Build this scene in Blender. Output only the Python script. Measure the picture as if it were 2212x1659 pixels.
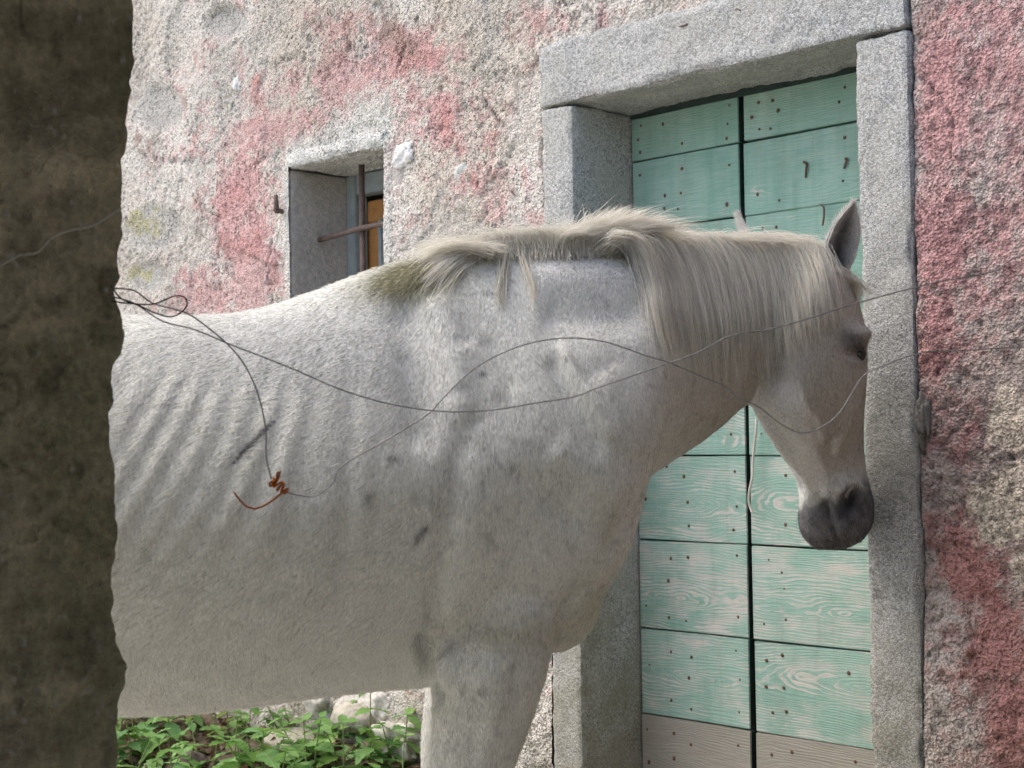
import bpy, bmesh, math, random
import numpy as np
from mathutils import Vector, Matrix
from mathutils.bvhtree import BVHTree
random.seed(7); rng = np.random.default_rng(11)
sc = bpy.context.scene
for o in list(bpy.data.objects): bpy.data.objects.remove(o)

# ------------------------------------------------------------------ camera
# photo measured on a 2212 x 1659 grid; world: x along the facade, y into the house, z up
W0, H0, FPX = 2212.0, 1659.0, 3300.0
CAM = np.array([0.0, -2.85, 1.30])
YAW, PITCH, ROLL = math.radians(45.79), math.radians(1.772), math.radians(-0.867)
FWD = np.array([-math.sin(YAW)*math.cos(PITCH), math.cos(YAW)*math.cos(PITCH), math.sin(PITCH)])
RT0 = np.array([math.cos(YAW), math.sin(YAW), 0.0]); UP0 = np.cross(RT0, FWD)
RT = math.cos(ROLL)*RT0 + math.sin(ROLL)*UP0
UP = -math.sin(ROLL)*RT0 + math.cos(ROLL)*UP0
cd = bpy.data.cameras.new('camera'); cam = bpy.data.objects.new('camera', cd)
sc.collection.objects.link(cam); sc.camera = cam
cd.sensor_width = 36.0; cd.lens = 36.0*FPX/W0; cd.clip_start = 0.02; cd.clip_end = 500
m = Matrix.Identity(4)
for i in range(3): m[i][0], m[i][1], m[i][2], m[i][3] = RT[i], UP[i], -FWD[i], CAM[i]
cam.matrix_world = m
cd.dof.use_dof = True; cd.dof.focus_distance = 2.75; cd.dof.aperture_fstop = 14.0

# ------------------------------------------------------------------ world, sun, exposure
SUN_EL, SUN_AZ = math.radians(58), math.radians(212)     # azimuth: direction TO the sun, from +x towards +y
wd = bpy.data.worlds.new('World'); sc.world = wd; wd.use_nodes = True
nt = wd.node_tree; nt.nodes.clear()
sky = nt.nodes.new('ShaderNodeTexSky'); sky.sky_type = 'NISHITA'; sky.sun_disc = False
sky.sun_elevation = SUN_EL; sky.sun_rotation = math.radians(90) - SUN_AZ
sky.air_density = 1.0; sky.dust_density = 4.0; sky.ozone_density = 0.6
bg = nt.nodes.new('ShaderNodeBackground'); bg.inputs[1].default_value = 0.15
wo = nt.nodes.new('ShaderNodeOutputWorld')
nt.links.new(sky.outputs[0], bg.inputs[0]); nt.links.new(bg.outputs[0], wo.inputs[0])
sl = bpy.data.lights.new('sun', 'SUN'); sl.energy = 0.6; sl.angle = math.radians(70); sl.color = (1.0, 0.98, 0.95)
so = bpy.data.objects.new('sun', sl); sc.collection.objects.link(so)
sd = Vector((math.cos(SUN_EL)*math.cos(SUN_AZ), math.cos(SUN_EL)*math.sin(SUN_AZ), math.sin(SUN_EL)))
so.rotation_euler = sd.to_track_quat('Z', 'Y').to_euler(); so.location = (-6, -4, 9)
sc.view_settings.view_transform = 'Standard'; sc.view_settings.look = 'None'
sc.view_settings.exposure = 1.28; sc.view_settings.gamma = 1.0
sc.cycles.use_denoising = True; sc.cycles.use_adaptive_sampling = True; sc.cycles.adaptive_threshold = 0.02
sc.cycles.max_bounces = 6; sc.cycles.diffuse_bounces = 4; sc.cycles.glossy_bounces = 2
sc.cycles.transparent_max_bounces = 8
sc.cycles_curves.shape = 'RIBBONS'; sc.cycles_curves.subdivisions = 2

# ------------------------------------------------------------------ helpers
def ray(px, py):
    return RT*((px-W0/2)/FPX) - UP*((py-H0/2)/FPX) + FWD
def P(px, py, Z): return CAM + ray(px, py)*Z
def onY(px, py, y):
    d = ray(px, py); return CAM + d*((y-CAM[1])/d[1])
def onX(px, py, x):
    d = ray(px, py); return CAM + d*((x-CAM[0])/d[0])
def proj(v):
    v = np.asarray(v, float) - CAM
    z = v @ FWD
    zz = np.where(np.abs(z) < 1e-3, 1e-3, z)
    return W0/2 + FPX*(v @ RT)/zz, H0/2 - FPX*(v @ UP)/zz, z

def _hash(i, j, k, seed):
    h = (i.astype(np.uint32)*np.uint32(374761393) + j.astype(np.uint32)*np.uint32(668265263)
         + k.astype(np.uint32)*np.uint32(2147483647) + np.uint32((seed*974711) & 0xffffffff))
    h = (h ^ (h >> np.uint32(13)))*np.uint32(1274126177)
    h = (h ^ (h >> np.uint32(16)))*np.uint32(2246822519)
    h = h ^ (h >> np.uint32(15))
    return (h & np.uint32(0xffffff)).astype(np.float64)/float(0xffffff)
def vnoise(p, seed=0):
    p = np.asarray(p, float); i = np.floor(p).astype(np.int64); f = p-i; u = f*f*(3-2*f)
    r = 0
    for a in (0, 1):
        wa = u[:, 0] if a else 1-u[:, 0]
        for b in (0, 1):
            wb = u[:, 1] if b else 1-u[:, 1]
            for c in (0, 1):
                wc = u[:, 2] if c else 1-u[:, 2]
                r = r + wa*wb*wc*_hash(i[:, 0]+a, i[:, 1]+b, i[:, 2]+c, seed)
    return r
def fbm(p, scale, octv=4, seed=0, gain=0.5):
    p = np.asarray(p, float)*scale; t = 0; a = 1.0; s = 0
    for o in range(octv):
        t = t + a*vnoise(p + o*17.3, seed+o); s += a; a *= gain; p = p*2.03
    return t/s                      # 0..1
def sstep(a, b, x):
    t = np.clip((x-a)/(b-a), 0, 1); return t*t*(3-2*t)
def blob(px, py, cx, cy, rx, ry, ang=0.0):
    c, s = math.cos(math.radians(ang)), math.sin(math.radians(ang))
    dx, dy = px-cx, py-cy
    return np.exp(-(((dx*c+dy*s)/rx)**2 + ((-dx*s+dy*c)/ry)**2))

def mesh_obj(name, verts, faces, mat=None, parent=None, smooth=True, cols=None):
    me = bpy.data.meshes.new(name)
    me.from_pydata([tuple(map(float, v)) for v in verts] if not isinstance(verts, np.ndarray) else verts.tolist(), [],
                   faces.tolist() if isinstance(faces, np.ndarray) else faces)
    if smooth: me.polygons.foreach_set('use_smooth', [True]*len(me.polygons))
    if cols is not None:
        at = me.color_attributes.new('col', 'FLOAT_COLOR', 'POINT')
        c4 = np.ones((len(verts), 4)); c4[:, :3] = cols; at.data.foreach_set('color', c4.ravel().astype(np.float32))
    me.update()
    o = bpy.data.objects.new(name, me); sc.collection.objects.link(o)
    if mat: me.materials.append(mat)
    if parent: o.parent = parent
    return o
def empty(name, loc=(0, 0, 0)):
    o = bpy.data.objects.new(name, None); sc.collection.objects.link(o); o.location = loc
    o.empty_display_size = 0.1; return o
def tag(o, label=None, cat=None, group=None, kind=None):
    if label: o['label'] = label
    if cat: o['category'] = cat
    if group: o['group'] = group
    if kind: o['kind'] = kind
    return o
def par(o, p):                       # parent without moving (parents are unrotated, unscaled)
    o.parent = p; o.matrix_parent_inverse = Matrix.Translation(-Vector(p.location)) if p.parent is None else Matrix.Translation(-p.matrix_world.translation)
    return o

class NT:
    def __init__(s, name):
        s.m = bpy.data.materials.new(name); s.m.use_nodes = True; s.t = s.m.node_tree; s.t.nodes.clear()
        s.out = s.n('OutputMaterial'); s.b = s.n('BsdfPrincipled'); s.l(s.b.outputs[0], s.out.inputs[0])
    def n(s, t, **kw):
        x = s.t.nodes.new('ShaderNode'+t)
        for k, v in kw.items(): setattr(x, k, v)
        return x
    def l(s, a, b): s.t.links.new(a, b)
    def val(s, sock, v):
        if hasattr(v, 'is_linked') or isinstance(v, bpy.types.NodeSocket): s.l(v, sock)
        else: sock.default_value = v
    def noise(s, vec, scale, detail=4, rough=0.55, dist=0.0, out=0):
        x = s.n('TexNoise'); x.inputs['Scale'].default_value = scale; x.inputs['Detail'].default_value = detail
        x.inputs['Roughness'].default_value = rough; x.inputs['Distortion'].default_value = dist
        if vec is not None: s.l(vec, x.inputs['Vector'])
        return x.outputs[out]
    def vor(s, vec, scale, feat='F1', out='Distance', rand=1.0):
        x = s.n('TexVoronoi', feature=feat); x.inputs['Scale'].default_value = scale; x.inputs['Randomness'].default_value = rand
        s.l(vec, x.inputs['Vector']); return x.outputs[out]
    def math(s, op, a, b=0.0, c=None, clamp=False):
        x = s.n('Math', operation=op, use_clamp=clamp); s.val(x.inputs[0], a); s.val(x.inputs[1], b)
        if c is not None: s.val(x.inputs[2], c)
        return x.outputs[0]
    def ramp(s, f, stops, interp='LINEAR'):
        x = s.n('ValToRGB'); s.l(f, x.inputs[0]); e = x.color_ramp.elements; x.color_ramp.interpolation = interp
        while len(e) < len(stops): e.new(0.5)
        for i, (p, c) in enumerate(stops):
            e[i].position = p; e[i].color = (c, c, c, 1) if isinstance(c, (int, float)) else (*c, 1)
        return x.outputs[0]
    def mix(s, f, a, b, mode='MIX'):
        x = s.n('Mix', data_type='RGBA', blend_type=mode)
        s.val(x.inputs['Factor'], f)
        for sock, v in ((x.inputs[6], a), (x.inputs[7], b)):
            if isinstance(v, tuple): sock.default_value = (*v, 1) if len(v) == 3 else v
            else: s.l(v, sock)
        return x.outputs[2]
    def pos(s, obj=True):
        return s.n('TexCoord').outputs['Object'] if obj else s.n('NewGeometry').outputs['Position']
    def mapping(s, vec, scale=(1, 1, 1), loc=(0, 0, 0), rot=(0, 0, 0)):
        x = s.n('Mapping'); x.inputs['Scale'].default_value = scale; x.inputs['Rotation'].default_value = rot
        s.val(x.inputs['Location'], loc); s.l(vec, x.inputs['Vector']); return x.outputs[0]
    def attr(s, name, typ='GEOMETRY', out='Color'):
        return s.n('Attribute', attribute_name=name, attribute_type=typ).outputs[out]
    def bump(s, h, dist, strength=1.0, nrm=None):
        x = s.n('Bump'); x.inputs['Distance'].default_value = dist; x.inputs['Strength'].default_value = strength
        s.l(h, x.inputs['Height'])
        if nrm is not None: s.l(nrm, x.inputs['Normal'])
        return x.outputs[0]
    def done(s, col=None, rough=0.8, nrm=None, spec=0.3, metal=0.0):
        if col is not None: s.val(s.b.inputs['Base Color'], (*col, 1) if isinstance(col, tuple) else col)
        s.val(s.b.inputs['Roughness'], rough); s.b.inputs['Specular IOR Level'].default_value = spec
        s.b.inputs['Metallic'].default_value = metal
        if nrm is not None: s.l(nrm, s.b.inputs['Normal'])
        return s.m

def loft(rings, cap=True):
    n = len(rings[0]); V = np.vstack(rings); Fc = []
    for i in range(len(rings)-1):
        for j in range(n):
            k = (j+1) % n
            Fc.append([i*n+j, i*n+k, (i+1)*n+k, (i+1)*n+j])
    if cap:
        Fc.append(list(range(n))[::-1]); Fc.append([(len(rings)-1)*n + j for j in range(n)])
    return V, Fc
def catmull(pts, n):
    p = np.asarray(pts, float); p = np.vstack([2*p[0]-p[1], p, 2*p[-1]-p[-2]]); out = []
    segs = len(p)-3
    for t in np.linspace(0, segs-1e-6, n):
        i = int(t); u = t-i; a, b, c, d = p[i:i+4]
        out.append(0.5*((2*b)+(-a+c)*u+(2*a-5*b+4*c-d)*u*u+(-a+3*b-3*c+d)*u**3))
    return np.array(out)
def tube(path, r, sides=8):
    path = np.asarray(path, float); rings = []; n0 = None
    for i in range(len(path)):
        t = path[min(i+1, len(path)-1)]-path[max(i-1, 0)]; t /= np.linalg.norm(t)+1e-12
        if n0 is None:
            n0 = np.cross(t, [0, 0, 1.0]); 
            if np.linalg.norm(n0) < 1e-3: n0 = np.cross(t, [1.0, 0, 0])
        n0 = n0 - t*(n0@t); n0 /= np.linalg.norm(n0); b = np.cross(t, n0)
        rr = r[i] if hasattr(r, '__len__') else r
        a = np.linspace(0, 2*math.pi, sides, endpoint=False)
        rings.append(path[i] + rr*(np.cos(a)[:, None]*n0 + np.sin(a)[:, None]*b))
    return loft(rings)
def rough_box(lo, hi, res, amp, rad=0.012, nscale=14, seed=0):
    """rounded, chipped block of stone"""
    lo = np.array(lo, float); hi = np.array(hi, float); V = []; Fc = []
    d = hi-lo; nn = np.maximum(2, np.round(d/res).astype(int))
    for ax in range(3):
        a, b = [(1, 2), (2, 0), (0, 1)][ax]
        for side in (0, 1):
            na, nb = nn[a], nn[b]
            A, B = np.meshgrid(np.linspace(lo[a], hi[a], na+1), np.linspace(lo[b], hi[b], nb+1), indexing='ij')
            pts = np.zeros((A.size, 3)); pts[:, a] = A.ravel(); pts[:, b] = B.ravel(); pts[:, ax] = hi[ax] if side else lo[ax]
            base = sum(len(v) for v in V); V.append(pts)
            idx = np.arange(A.size).reshape(na+1, nb+1)+base
            q = np.stack([idx[:-1, :-1], idx[1:, :-1], idx[1:, 1:], idx[:-1, 1:]], -1).reshape(-1, 4)
            Fc.append(q if side else q[:, ::-1])
    V = np.vstack(V); Fc = np.vstack(Fc)
    inner = np.clip(V, lo+rad, hi-rad); dv = V-inner; ln = np.linalg.norm(dv, axis=1, keepdims=True)
    nrm = dv/np.maximum(ln, 1e-9)
    edge = (np.abs(dv) > 1e-6).sum(1) >= 2
    chip = fbm(V, nscale*0.6, 3, seed+31)
    rr = rad*np.where(edge, 1.0-0.9*sstep(.5, .8, chip), 1.0)[:, None]
    V = inner + nrm*rr
    V = V + nrm*((fbm(V, nscale, 3, seed)-.5)*2*amp + (fbm(V, nscale*7, 2, seed+5)-.5)*amp*.9)[:, None]
    return V, Fc

# ------------------------------------------------------------------ materials
def mat_plaster():
    s = NT('plaster'); p = s.pos(False); c = s.attr('col')
    n1 = s.noise(p, 260, 3, .6); n2 = s.noise(p, 70, 4, .6)
    c2 = s.mix(1.0, c, s.ramp(n1, [(.26, .66), (.5, 1.0), (.74, 1.2)]), 'MULTIPLY')
    v = s.vor(p, 150)
    pore = s.ramp(s.noise(p, 125, 3, .6), [(.33, 1.), (.44, 0.)])
    msk = s.ramp(s.noise(p, 5, 3, .6), [(.35, .25), (.6, 1.)])
    pore = s.math('MULTIPLY', pore, msk)
    c2 = s.mix(s.math('MULTIPLY', pore, .52), c2, (.12, .10, .085))
    h = s.math('ADD', s.math('MULTIPLY', n2, .7), s.math('MULTIPLY', v, .6)); h = s.math('SUBTRACT', h, s.math('MULTIPLY', pore, 1.2))
    h = s.math('ADD', h, s.math('MULTIPLY', n1, .3))
    return s.done(c2, .92, s.bump(h, .008, 1.0), .12)
def mat_granite(name, light, dark, green=0.0):
    s = NT(name); p = s.pos(False)
    n1 = s.noise(p, 330, 2, .6); n2 = s.noise(p, 130, 4, .7); n3 = s.noise(p, 6, 4, .6)
    f = s.ramp(n1, [(.36, 0.0), (.5, .55), (.62, 1.0)])
    f2 = s.ramp(n2, [(.40, 0.0), (.52, 1.0)])
    c = s.mix(s.math('MULTIPLY', f, f2), dark, light)
    c = s.mix(s.math('MULTIPLY', s.ramp(s.noise(p, 500, 1), [(.58, 0.), (.66, 1.)]), .5), c, (.72, .71, .68))
    stain = s.ramp(n3, [(.45, 0.0), (.7, 1.0)])
    c = s.mix(s.math('MULTIPLY', stain, .5+green), c, (.26, .26, .18) if green else (.42, .405, .34))
    sep = s.n('SeparateXYZ'); s.l(p, sep.inputs[0]); mr = s.n('MapRange'); mr.inputs[1].default_value = 1.25; mr.inputs[2].default_value = .45; s.l(sep.outputs[2], mr.inputs[0])
    ms = s.ramp(s.math('ADD', s.math('MULTIPLY', s.noise(p, 9, 5, .7), .8), s.math('MULTIPLY', mr.outputs[0], .35)), [(.50, 0.), (.72, 1.)])
    c = s.mix(s.math('MULTIPLY', ms, .5), c, (.21, .20, .12))          # moss and splashed dirt low down
    h = s.math('ADD', s.math('MULTIPLY', n2, .8), s.math('MULTIPLY', n1, .35))
    return s.done(c, .9, s.bump(h, .006, 1.0), .2)
def mat_planks():
    s = NT('painted_planks'); p = s.pos(True)
    rnd = s.n('ObjectInfo').outputs['Random']
    off = s.n('CombineXYZ'); s.l(s.math('MULTIPLY', rnd, 37.0), off.inputs[0]); s.l(s.math('MULTIPLY', rnd, 91.0), off.inputs[1]); s.l(s.math('MULTIPLY', rnd, 53.0), off.inputs[2])
    wear = s.attr('wear', 'OBJECT', 'Fac'); bare = s.attr('bare', 'OBJECT', 'Fac')
    pv = s.n('VectorMath', operation='ADD'); s.l(p, pv.inputs[0]); s.l(off.outputs[0], pv.inputs[1]); pv = pv.outputs[0]
    # growth rings cut at a shallow angle: cathedral figure along x
    sep = s.n('SeparateXYZ'); s.l(p, sep.inputs[0])
    cz = s.math('MULTIPLY', s.math('SUBTRACT', rnd, .5), .12)
    z2 = s.math('SUBTRACT', sep.outputs[2], cz)
    wob = s.math('SUBTRACT', s.noise(s.mapping(pv, (5, 1, 9)), 1.0, 3, .5), .5)
    xx = s.math('ADD', s.math('MULTIPLY', s.math('SUBTRACT', sep.outputs[0], s.math('MULTIPLY', s.math('SUBTRACT', rnd, .5), .3)), .12), s.math('MULTIPLY', wob, .07))
    z3 = s.math('ADD', z2, s.math('MULTIPLY', s.math('SUBTRACT', s.noise(s.mapping(pv, (3, 1, 12)), 1.0, 2), .5), .05))
    r = s.math('SQRT', s.math('ADD', s.math('MULTIPLY', z3, z3), s.math('MULTIPLY', xx, xx)))
    ring = s.math('FRACT', s.math('MULTIPLY', r, 150.0))
    ringm = s.ramp(ring, [(.0, 0.0), (.35, .55), (.62, 1.0), (.8, .3), (1.0, 0.0)])
    fine = s.noise(s.mapping(pv, (14, 14, 420)), 1.0, 2, .6)
    patch = s.noise(s.mapping(pv, (9, 9, 22)), 1.0, 4, .6)
    wv = s.math('ADD', s.math('MULTIPLY', ringm, .36), s.math('MULTIPLY', patch, 1.35))
    wv = s.math('ADD', wv, s.math('MULTIPLY', fine, .25))
    wv = s.math('ADD', wv, s.math('MULTIPLY', wear, .55))
    worn = s.ramp(s.math('SUBTRACT', wv, .0), [(0.98, 0.0), (1.0, 1.0)])
    x = s.n('MapRange'); x.inputs[1].default_value = 1.38; x.inputs[2].default_value = 1.56; s.l(wv, x.inputs[0]); worn = x.outputs[0]
    tone = s.noise(s.mapping(pv, (5, 5, 4)), 1.0, 4, .6)
    green = s.mix(s.ramp(tone, [(.3, 0.), (.7, 1.)]), (.225, .375, .305), (.355, .485, .415))
    streak = s.ramp(s.noise(s.mapping(pv, (22, 5, 1.6)), 1.0, 4, .6), [(.5, 0.), (.72, 1.)])
    green = s.mix(s.math('MULTIPLY', streak, .35), green, (.12, .27, .21))
    green = s.mix(s.math('MULTIPLY', s.ramp(fine, [(.35, 1.), (.6, 0.)]), .35), green, (.10, .30, .22))
    pale = s.mix(s.noise(pv, 30, 3), (.58, .56, .51), (.42, .42, .37))
    grime = s.ramp(s.noise(s.mapping(pv, (30, 8, 2.2)), 1.0, 5, .65), [(.52, 0.), (.75, 1.)])
    c = s.mix(worn, green, pale)
    c = s.mix(s.math('MULTIPLY', grime, .30), c, (.20, .20, .16))
    bw = s.mix(s.noise(s.mapping(pv, (8, 8, 60)), 1.0, 4, .7), (.24, .215, .175), (.38, .35, .30))
    bm = s.n('MapRange'); bm.inputs[1].default_value = .50; bm.inputs[2].default_value = .62
    s.l(s.math('ADD', s.math('MULTIPLY', s.noise(pv, 24, 5, .7), .6), s.math('MULTIPLY', bare, .5)), bm.inputs[0])
    c = s.mix(s.math('MULTIPLY', bm.outputs[0], bare), c, bw)
    h = s.math('ADD', s.math('MULTIPLY', ringm, .5), s.math('MULTIPLY', fine, .8)); h = s.math('SUBTRACT', h, s.math('MULTIPLY', worn, .5))
    return s.done(c, .72, s.bump(h, .0016, .8), .25)
def mat_simple(name, col, rough=.7, var=.35, scale=40, bump=.002, spec=.3, metal=0.0, col2=None):
    s = NT(name); p = s.pos(False); n = s.noise(p, scale, 5, .6)
    c2 = col2 or tuple(x*(1-var) for x in col)
    c = s.mix(s.ramp(n, [(.3, 0.), (.7, 1.)]), c2, col)
    return s.done(c, rough, s.bump(s.noise(p, scale*2.5, 4, .65), bump, .8), spec, metal)
def mat_attr(name, rough=.7, spec=.3, var=.25, scale=120, bump=.002):
    s = NT(name); p = s.pos(False); n = s.noise(p, scale, 4, .6)
    c = s.mix(1.0, s.attr('col'), s.ramp(n, [(.25, 1-var), (.75, 1+var)]), 'MULTIPLY')
    return s.done(c, rough, s.bump(n, bump, .8), spec)
M = {}
M['plaster'] = mat_plaster()
M['granite'] = mat_granite('granite', (.66, .655, .625), (.24, .24, .23))
M['granite_damp'] = mat_granite('granite_mossy', (.44, .44, .41), (.15, .15, .13), .25)
M['planks'] = mat_planks()
M['backing'] = mat_simple('dark_green_backing', (.035, .06, .05), .8)
M['rust'] = mat_simple('rusty_iron', (.16, .085, .05), .75, .5, 90, .001, .3)
M['iron'] = mat_simple('old_iron_bar', (.17, .12, .10), .7, .5, 60, .001, .35)
M['whitewash'] = mat_simple('whitewashed_stone', (.64, .63, .59), .92, .3, 26, .010)
M['reveal'] = mat_simple('grey_render', (.58, .54, .49), .95, .35, 60, .012)
M['greyframe'] = mat_simple('grey_window_paint', (.30, .35, .36), .6, .25, 30, .001)
M['pine'] = mat_simple('orange_pine', (.55, .27, .09), .6, .35, 25, .001)
M['darkroom'] = mat_simple('dark_interior', (.05, .045, .04), .95)
M['shed'] = mat_attr('old_shed_render', .95, .15, .32, 100, .016)
M['roof'] = mat_simple('grey_slate', (.16, .15, .14), .85, .4, 12, .01)
M['wire'] = mat_simple('galvanised_wire', (.42, .42, .43), .45, .4, 200, .0004, .5, .7)
M['wire_dark'] = mat_simple('dark_wire', (.10, .085, .085), .55, .4, 200, .0004, .5, .4)
M['twine'] = mat_simple('orange_twine', (.72, .20, .03), .8, .45, 500, .001)
M['cord'] = mat_simple('white_cord', (.66, .62, .54), .85, .3, 300, .001)
M['stone'] = mat_attr('field_stone', .9, .2, .3, 90, .006)
M['soil'] = mat_attr('soil', .95, .1, .45, 110, .012)

# ------------------------------------------------------------------ the ground (one sheet)
xs = np.unique(np.concatenate([np.linspace(-60, -6, 28), np.arange(-6, 1.5, .03), np.linspace(1.5, 60, 28)]))
ys = np.unique(np.concatenate([np.linspace(-60, -4, 28), np.arange(-4, .32, .03), np.linspace(.32, 60, 24)]))
def ground_z(x, y):
    x = np.asarray(x, float); y = np.asarray(y, float)
    bank = .36*sstep(-1.0, -.05, y)*sstep(-2.45, -3.0, x) + .12*sstep(-.9, -.1, y)*sstep(-3.0, -2.4, x)
    near = sstep(-9, -5, x)*sstep(3, 1, x)*sstep(-8, -4, y)
    pts = np.stack([x, y, x*0], -1).reshape(-1, 3)
    n = (fbm(pts, 3.0, 3, 3)-.5)*.05 + (fbm(pts, 14, 3, 9)-.5)*.03
    return bank + n.reshape(x.shape)*near
X, Y = np.meshgrid(xs, ys, indexing='ij'); Zg = ground_z(X, Y)
V = np.stack([X, Y, Zg], -1).reshape(-1, 3); idx = np.arange(X.size).reshape(X.shape)
Fq = np.stack([idx[:-1, :-1], idx[1:, :-1], idx[1:, 1:], idx[:-1, 1:]], -1).reshape(-1, 4)
n1 = fbm(V, 9, 4, 21)[:, None]; n2 = fbm(V, 40, 3, 25)[:, None]
gc = np.array([.10, .075, .05])*(1-n1) + np.array([.20, .16, .11])*n1
gc = np.where(n2 > .58, gc*.6, gc)
yard = sstep(-.75, -1.2, V[:, 1])[:, None]; gc = gc*(1-yard) + (np.array([.58, .57, .52])*(.75+.5*n1))*yard   # trodden yard out of view, made pale to bounce light onto the horse
tag(mesh_obj('ground', V, Fq, M['soil'], cols=gc), kind='structure')

# ------------------------------------------------------------------ the house
house = empty('old_house', (-2.7, 0, .1))
tag(house, 'old farmhouse with peeling pink and white plaster, granite framed green door and barred window', 'house')
DY = .20                                                     # door recess
XL = onY(1250, 600, 0)[0]; XR = onY(1866, 600, 0)[0]         # door opening
ZL = onY(1250, 222, 0)[2]                                    # underside of the lintel
XJL = onY(1183, 600, 0)[0]; XJR = onY(1985, 700, 0)[0]
ZLT = onY(1188, 122, 0)[2]+.01
WX0 = onY(628, 480, 0)[0]; WX1 = onY(832, 440, 0)[0]; WZ1 = onY(650, 355, 0)[2]; WZ0 = WZ1-.80
WD = .24
print('door', XL, XR, ZL, 'jambs', XJL, XJR, 'lintel top', ZLT, 'win', WX0, WX1, WZ0, WZ1)

# plaster wall, a displaced sheet with openings
def axis(fine0, fine1, step, lo, hi, extra):
    a = np.concatenate([np.linspace(lo, fine0, 14), np.arange(fine0, fine1, step), np.linspace(fine1, hi, 14), extra])
    a = np.unique(np.round(a, 5)); keep = [a[0]]
    for v in a[1:]:
        if v-keep[-1] > step*.35: keep.append(v)
        elif any(abs(v-e) < 1e-4 for e in extra): keep[-1] = v
    return np.array(keep)
ex = [round(v, 5) for v in (XJL, XJR, WX0, WX1)]; ez = [round(v, 5) for v in (ZLT, WZ0, WZ1)]
xa = axis(-5.25, -1.25, .0065, -11, 1.9, ex); za = axis(.15, 2.95, .0065, -.3, 5.2, ez)
X, Z = np.meshgrid(xa, za, indexing='ij'); base = np.stack([X, np.zeros_like(X), Z], -1).reshape(-1, 3)
px, py, _ = proj(base)
# relief of the render: pebbly grains, hollows where coats have fallen away
g1 = fbm(base, 95, 2, 41); g2 = fbm(base, 30, 3, 43); g3 = fbm(base, 4.2, 4, 47); g4 = fbm(base, 1.6, 3, 49)
right = sstep(1930, 2010, px)
crk = 1-np.abs(fbm(base, 34, 3, 51)-.5)*2
pits = sstep(.93, .985, crk)*sstep(.42, .62, fbm(base, 6, 3, 53))
holes = sstep(.60, .74, fbm(base, 46, 2, 55))
pits = np.maximum(pits, holes*right*.65 + holes*.35*(1-right))
gr = (g1-.5)*(.0085+.001*right) + (g2-.5)*(.004+.002*right) + (g3-.5)*.026 + (g4-.5)*.02 - pits*.0045
lay = sstep(.49, .515, fbm(base, 3.4, 5, 57))*sstep(.40, .50, fbm(base, 1.3, 2, 58))
gr = gr + .006*lay
crack = np.zeros_like(px)
jx, jy = px+10*(g2-.5), py+22*(g1-.5)
for pl in ([(1176, 560), (1178, 420), (1170, 300), (1176, 245), (1190, 150), (1215, 108), (1330, 82), (1480, 45), (1660, 2)], [(1968, 60), (1972, 300), (1978, 620), (1982, 900), (1992, 1200), (2003, 1659)], [(905, 40), (880, 90), (860, 150)], [(1040, 210), (1075, 260), (1110, 270)], [(2010, 180), (2060, 260), (2055, 340)], [(600, 700), (580, 600), (590, 520)], [(300, 330), (360, 350), (420, 345)]):
    for a, b in zip(pl[:-1], pl[1:]):
        d = (b[0]-a[0], b[1]-a[1]); t_ = np.clip(((jx-a[0])*d[0]+(jy-a[1])*d[1])/(d[0]**2+d[1]**2), 0, 1)
        crack = np.maximum(crack, np.exp(-((jx-a[0]-t_*d[0])**2+(jy-a[1]-t_*d[1])**2)/3.2**2))
crack *= sstep(.35, .55, g2)
gr = gr - .007*crack
wdx = np.maximum(np.maximum(WX0-base[:, 0], base[:, 0]-WX1), 0); wdz = np.maximum(np.maximum(WZ0-base[:, 2], base[:, 2]-WZ1), 0)
wm = sstep(.045, .012, np.hypot(wdx, wdz)+.02*(g2-.5)); gr = gr*(1-.6*wm) + .007*wm
limew = np.maximum(wm*(base[:, 0] < WX0+.01), sstep(.13, .05, wdz+.06*(g3-.5)*2+.05*(g2-.5))*(wdx < .02)*(base[:, 2] > WZ1-.01)); limew = np.maximum(limew, wm*.8)
flat = np.zeros_like(px)
for b in ((490, 50, 62, 44, -20), (345, 235, 70, 62, 0), (335, 495, 75, 60, -20), (315, 600, 55, 40, 0), (2185, 990, 10, 10, 0)):
    flat = np.maximum(flat, sstep(.35, .75, blob(px, py, *b)))
gr = gr*(1-.75*flat) - .010*flat
edge_d = np.zeros_like(px)
Vw = base.copy(); Vw[:, 1] -= gr
# colours
pk = np.zeros_like(px)
for b in ((740, 160, 210, 60, -15, .75), (860, 95, 150, 55, 20, .7), (610, 275, 130, 50, -20, 1.0), (520, 420, 62, 120, 15, 1.15), (545, 560, 62, 150, 0, 1.1), (460, 640, 110, 55, -15, .8),
          (430, 600, 50, 40, 0, .7), (960, 250, 120, 110, 20, .7), (1010, 400, 90, 60, 0, .5), (1080, 440, 80, 80, 0, .55), (1450, 60, 230, 45, -15, .55), (1180, 40, 120, 50, 0, .45), (700, 60, 90, 40, 0, .45),
          (930, 130, 60, 60, 0, .6), (2040, 330, 70, 380, 3, 1.1), (2120, 120, 140, 170, 0, .85), (2170, 420, 90, 220, 0, .45), (2030, 760, 60, 260, 0, .6),
          (2090, 930, 40, 90, 20, .7), (2100, 1210, 70, 130, -20, 1.0), (2150, 1400, 90, 130, -15, 1.1), (2200, 1570, 70, 160, 0, 1.1), (2050, 1130, 40, 60, 0, .5), (690, 230, 160, 40, -15, .5)):
    pk = np.maximum(pk, b[5]*blob(px, py, *b[:5]))
br = fbm(base, 11, 4, 61); br2 = fbm(base, 38, 3, 63); br3 = fbm(base, 2.6, 4, 65)
br4 = fbm(base, 110, 2, 67)
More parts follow.
